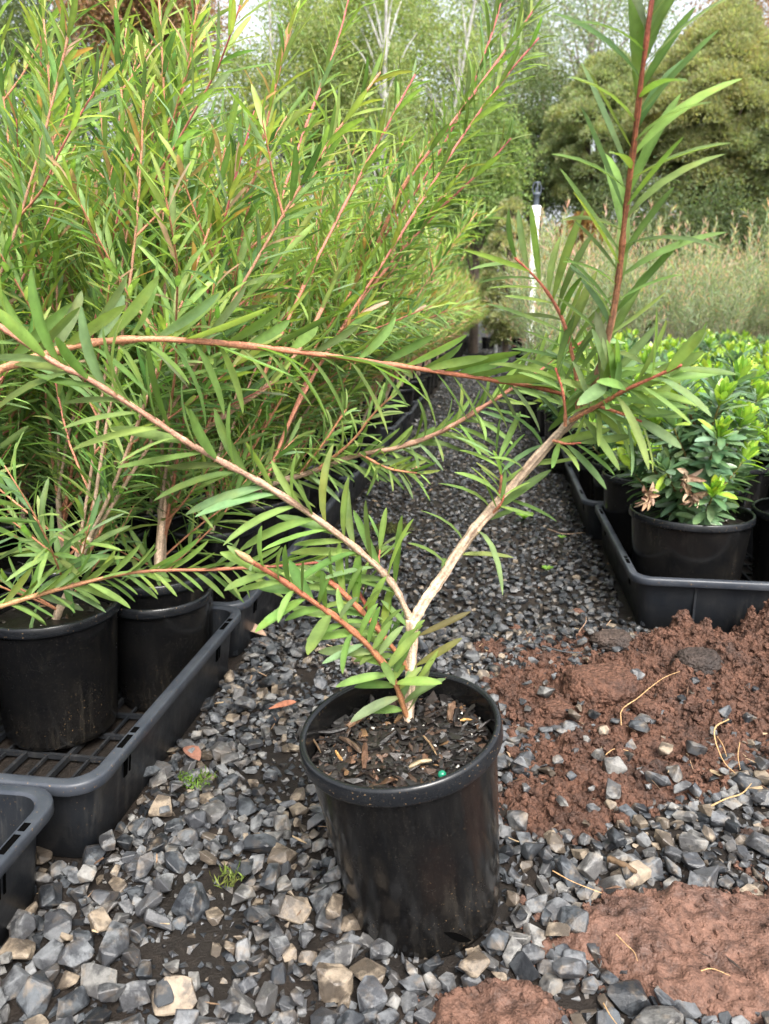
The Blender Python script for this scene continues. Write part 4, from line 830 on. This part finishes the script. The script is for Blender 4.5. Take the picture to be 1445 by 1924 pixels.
stick([(1020, 1215, .012), (1060, 1225, .014), (1095, 1224, .012)], .0018, (.06, .065, .07), 'twig', 'dark twig lying flat on the gravel before the heap', 'twig', 'twigs on the gravel')
stick([(1085, 1190, .012), (1100, 1172, .014), (1105, 1160, .014)], .0012, (.3, .2, .14), 'twig', 'short tan twig left of the right tray corner', 'twig', 'twigs on the gravel')
stick([(1125, 1190, .012), (1145, 1165, .016)], .0012, (.36, .25, .17), 'twig', 'short straight pale twig touching the right tray corner', 'twig', 'twigs on the gravel')
stick([(1030, 995, .015), (1060, 1003, .02), (1100, 1000, .016)], .0016, (.28, .19, .13), 'twig', 'tan twig on the path beside the right trays', 'twig', 'twigs on the gravel')
stick([(1145, 1615, .022), (1170, 1625, .026), (1195, 1640, .02)], .0042, (.11, .07, .04), 'twig', 'stubby brown stick between stones right of the pot', 'twig', 'twigs on the gravel')
def moss(px, py, r, n, col, label, z=.006, h=.012):
    g = Geo(); p = G(px, py, 0); a = rng.uniform(0, 6.28, n); q = r*np.sqrt(rng.uniform(0, 1, n))*(.6+.6*fbm(np.cos(a)*2+px, np.sin(a)*2, 2)); pos = np.stack([p[0]+q*np.cos(a)*1.3, p[1]+q*np.sin(a), np.full(n, z)+rng.uniform(0, .006, n)], 1)
    d = rng.normal(0, .6, (n, 3))+[0, 0, 1.]; leaves(g, pos, d, rng.standard_normal((n, 3)), rng.uniform(.4, 1.2, n)*h, h*.2, .2, pal([col, tuple(v*.7 for v in col), tuple(v*1.3 for v in col)], [1, 1, 1])(None, n), 'lo')
    tag(g.build('moss_tuft', M_MOSS), label, 'moss', 'moss tufts on the ground')
moss(368, 1478, .022, 300, (.085, .15, .02), 'bright green moss tuft beside the left tray', .008, .008)
moss(430, 1672, .016, 60, (.10, .13, .03), 'sparse yellow green moss among stones left of the pot', .01)
moss(735, 1005, .06, 900, (.05, .055, .015), 'large dark olive moss patch on the path', .014, .012)
moss(712, 1050, .04, 420, (.05, .055, .015), 'smaller dark moss patch just in front of the large one', .014, .012)
def seedling(px, py, label, col=(.13, .24, .04), s=1.):
    g = Geo(); n = 9; p = np.tile(G(px, py, .015), (n, 1)); az = np.arange(n)*2.4; leaves(g, p, np.stack([np.cos(az), np.sin(az), np.full(n, .9)], 1), np.tile([0., 0, 1], (n, 1)), .018*s, .008*s, .2, pal([col], [1])(None, n), 'oval'); tag(g.build('weed_seedling', M_LEAF, smooth=True), label, 'weed', 'weed seedlings on the path')
seedling(985, 975, 'tallest weed seedling in the middle of the path', s=1.9); seedling(1028, 1072, 'small pale green seedling left of the nearest right tray'); seedling(1055, 1012, 'tiny seedling near the tray joint at right', s=.8); seedling(640, 955, 'weed seedling against the left trays', s=1.6)
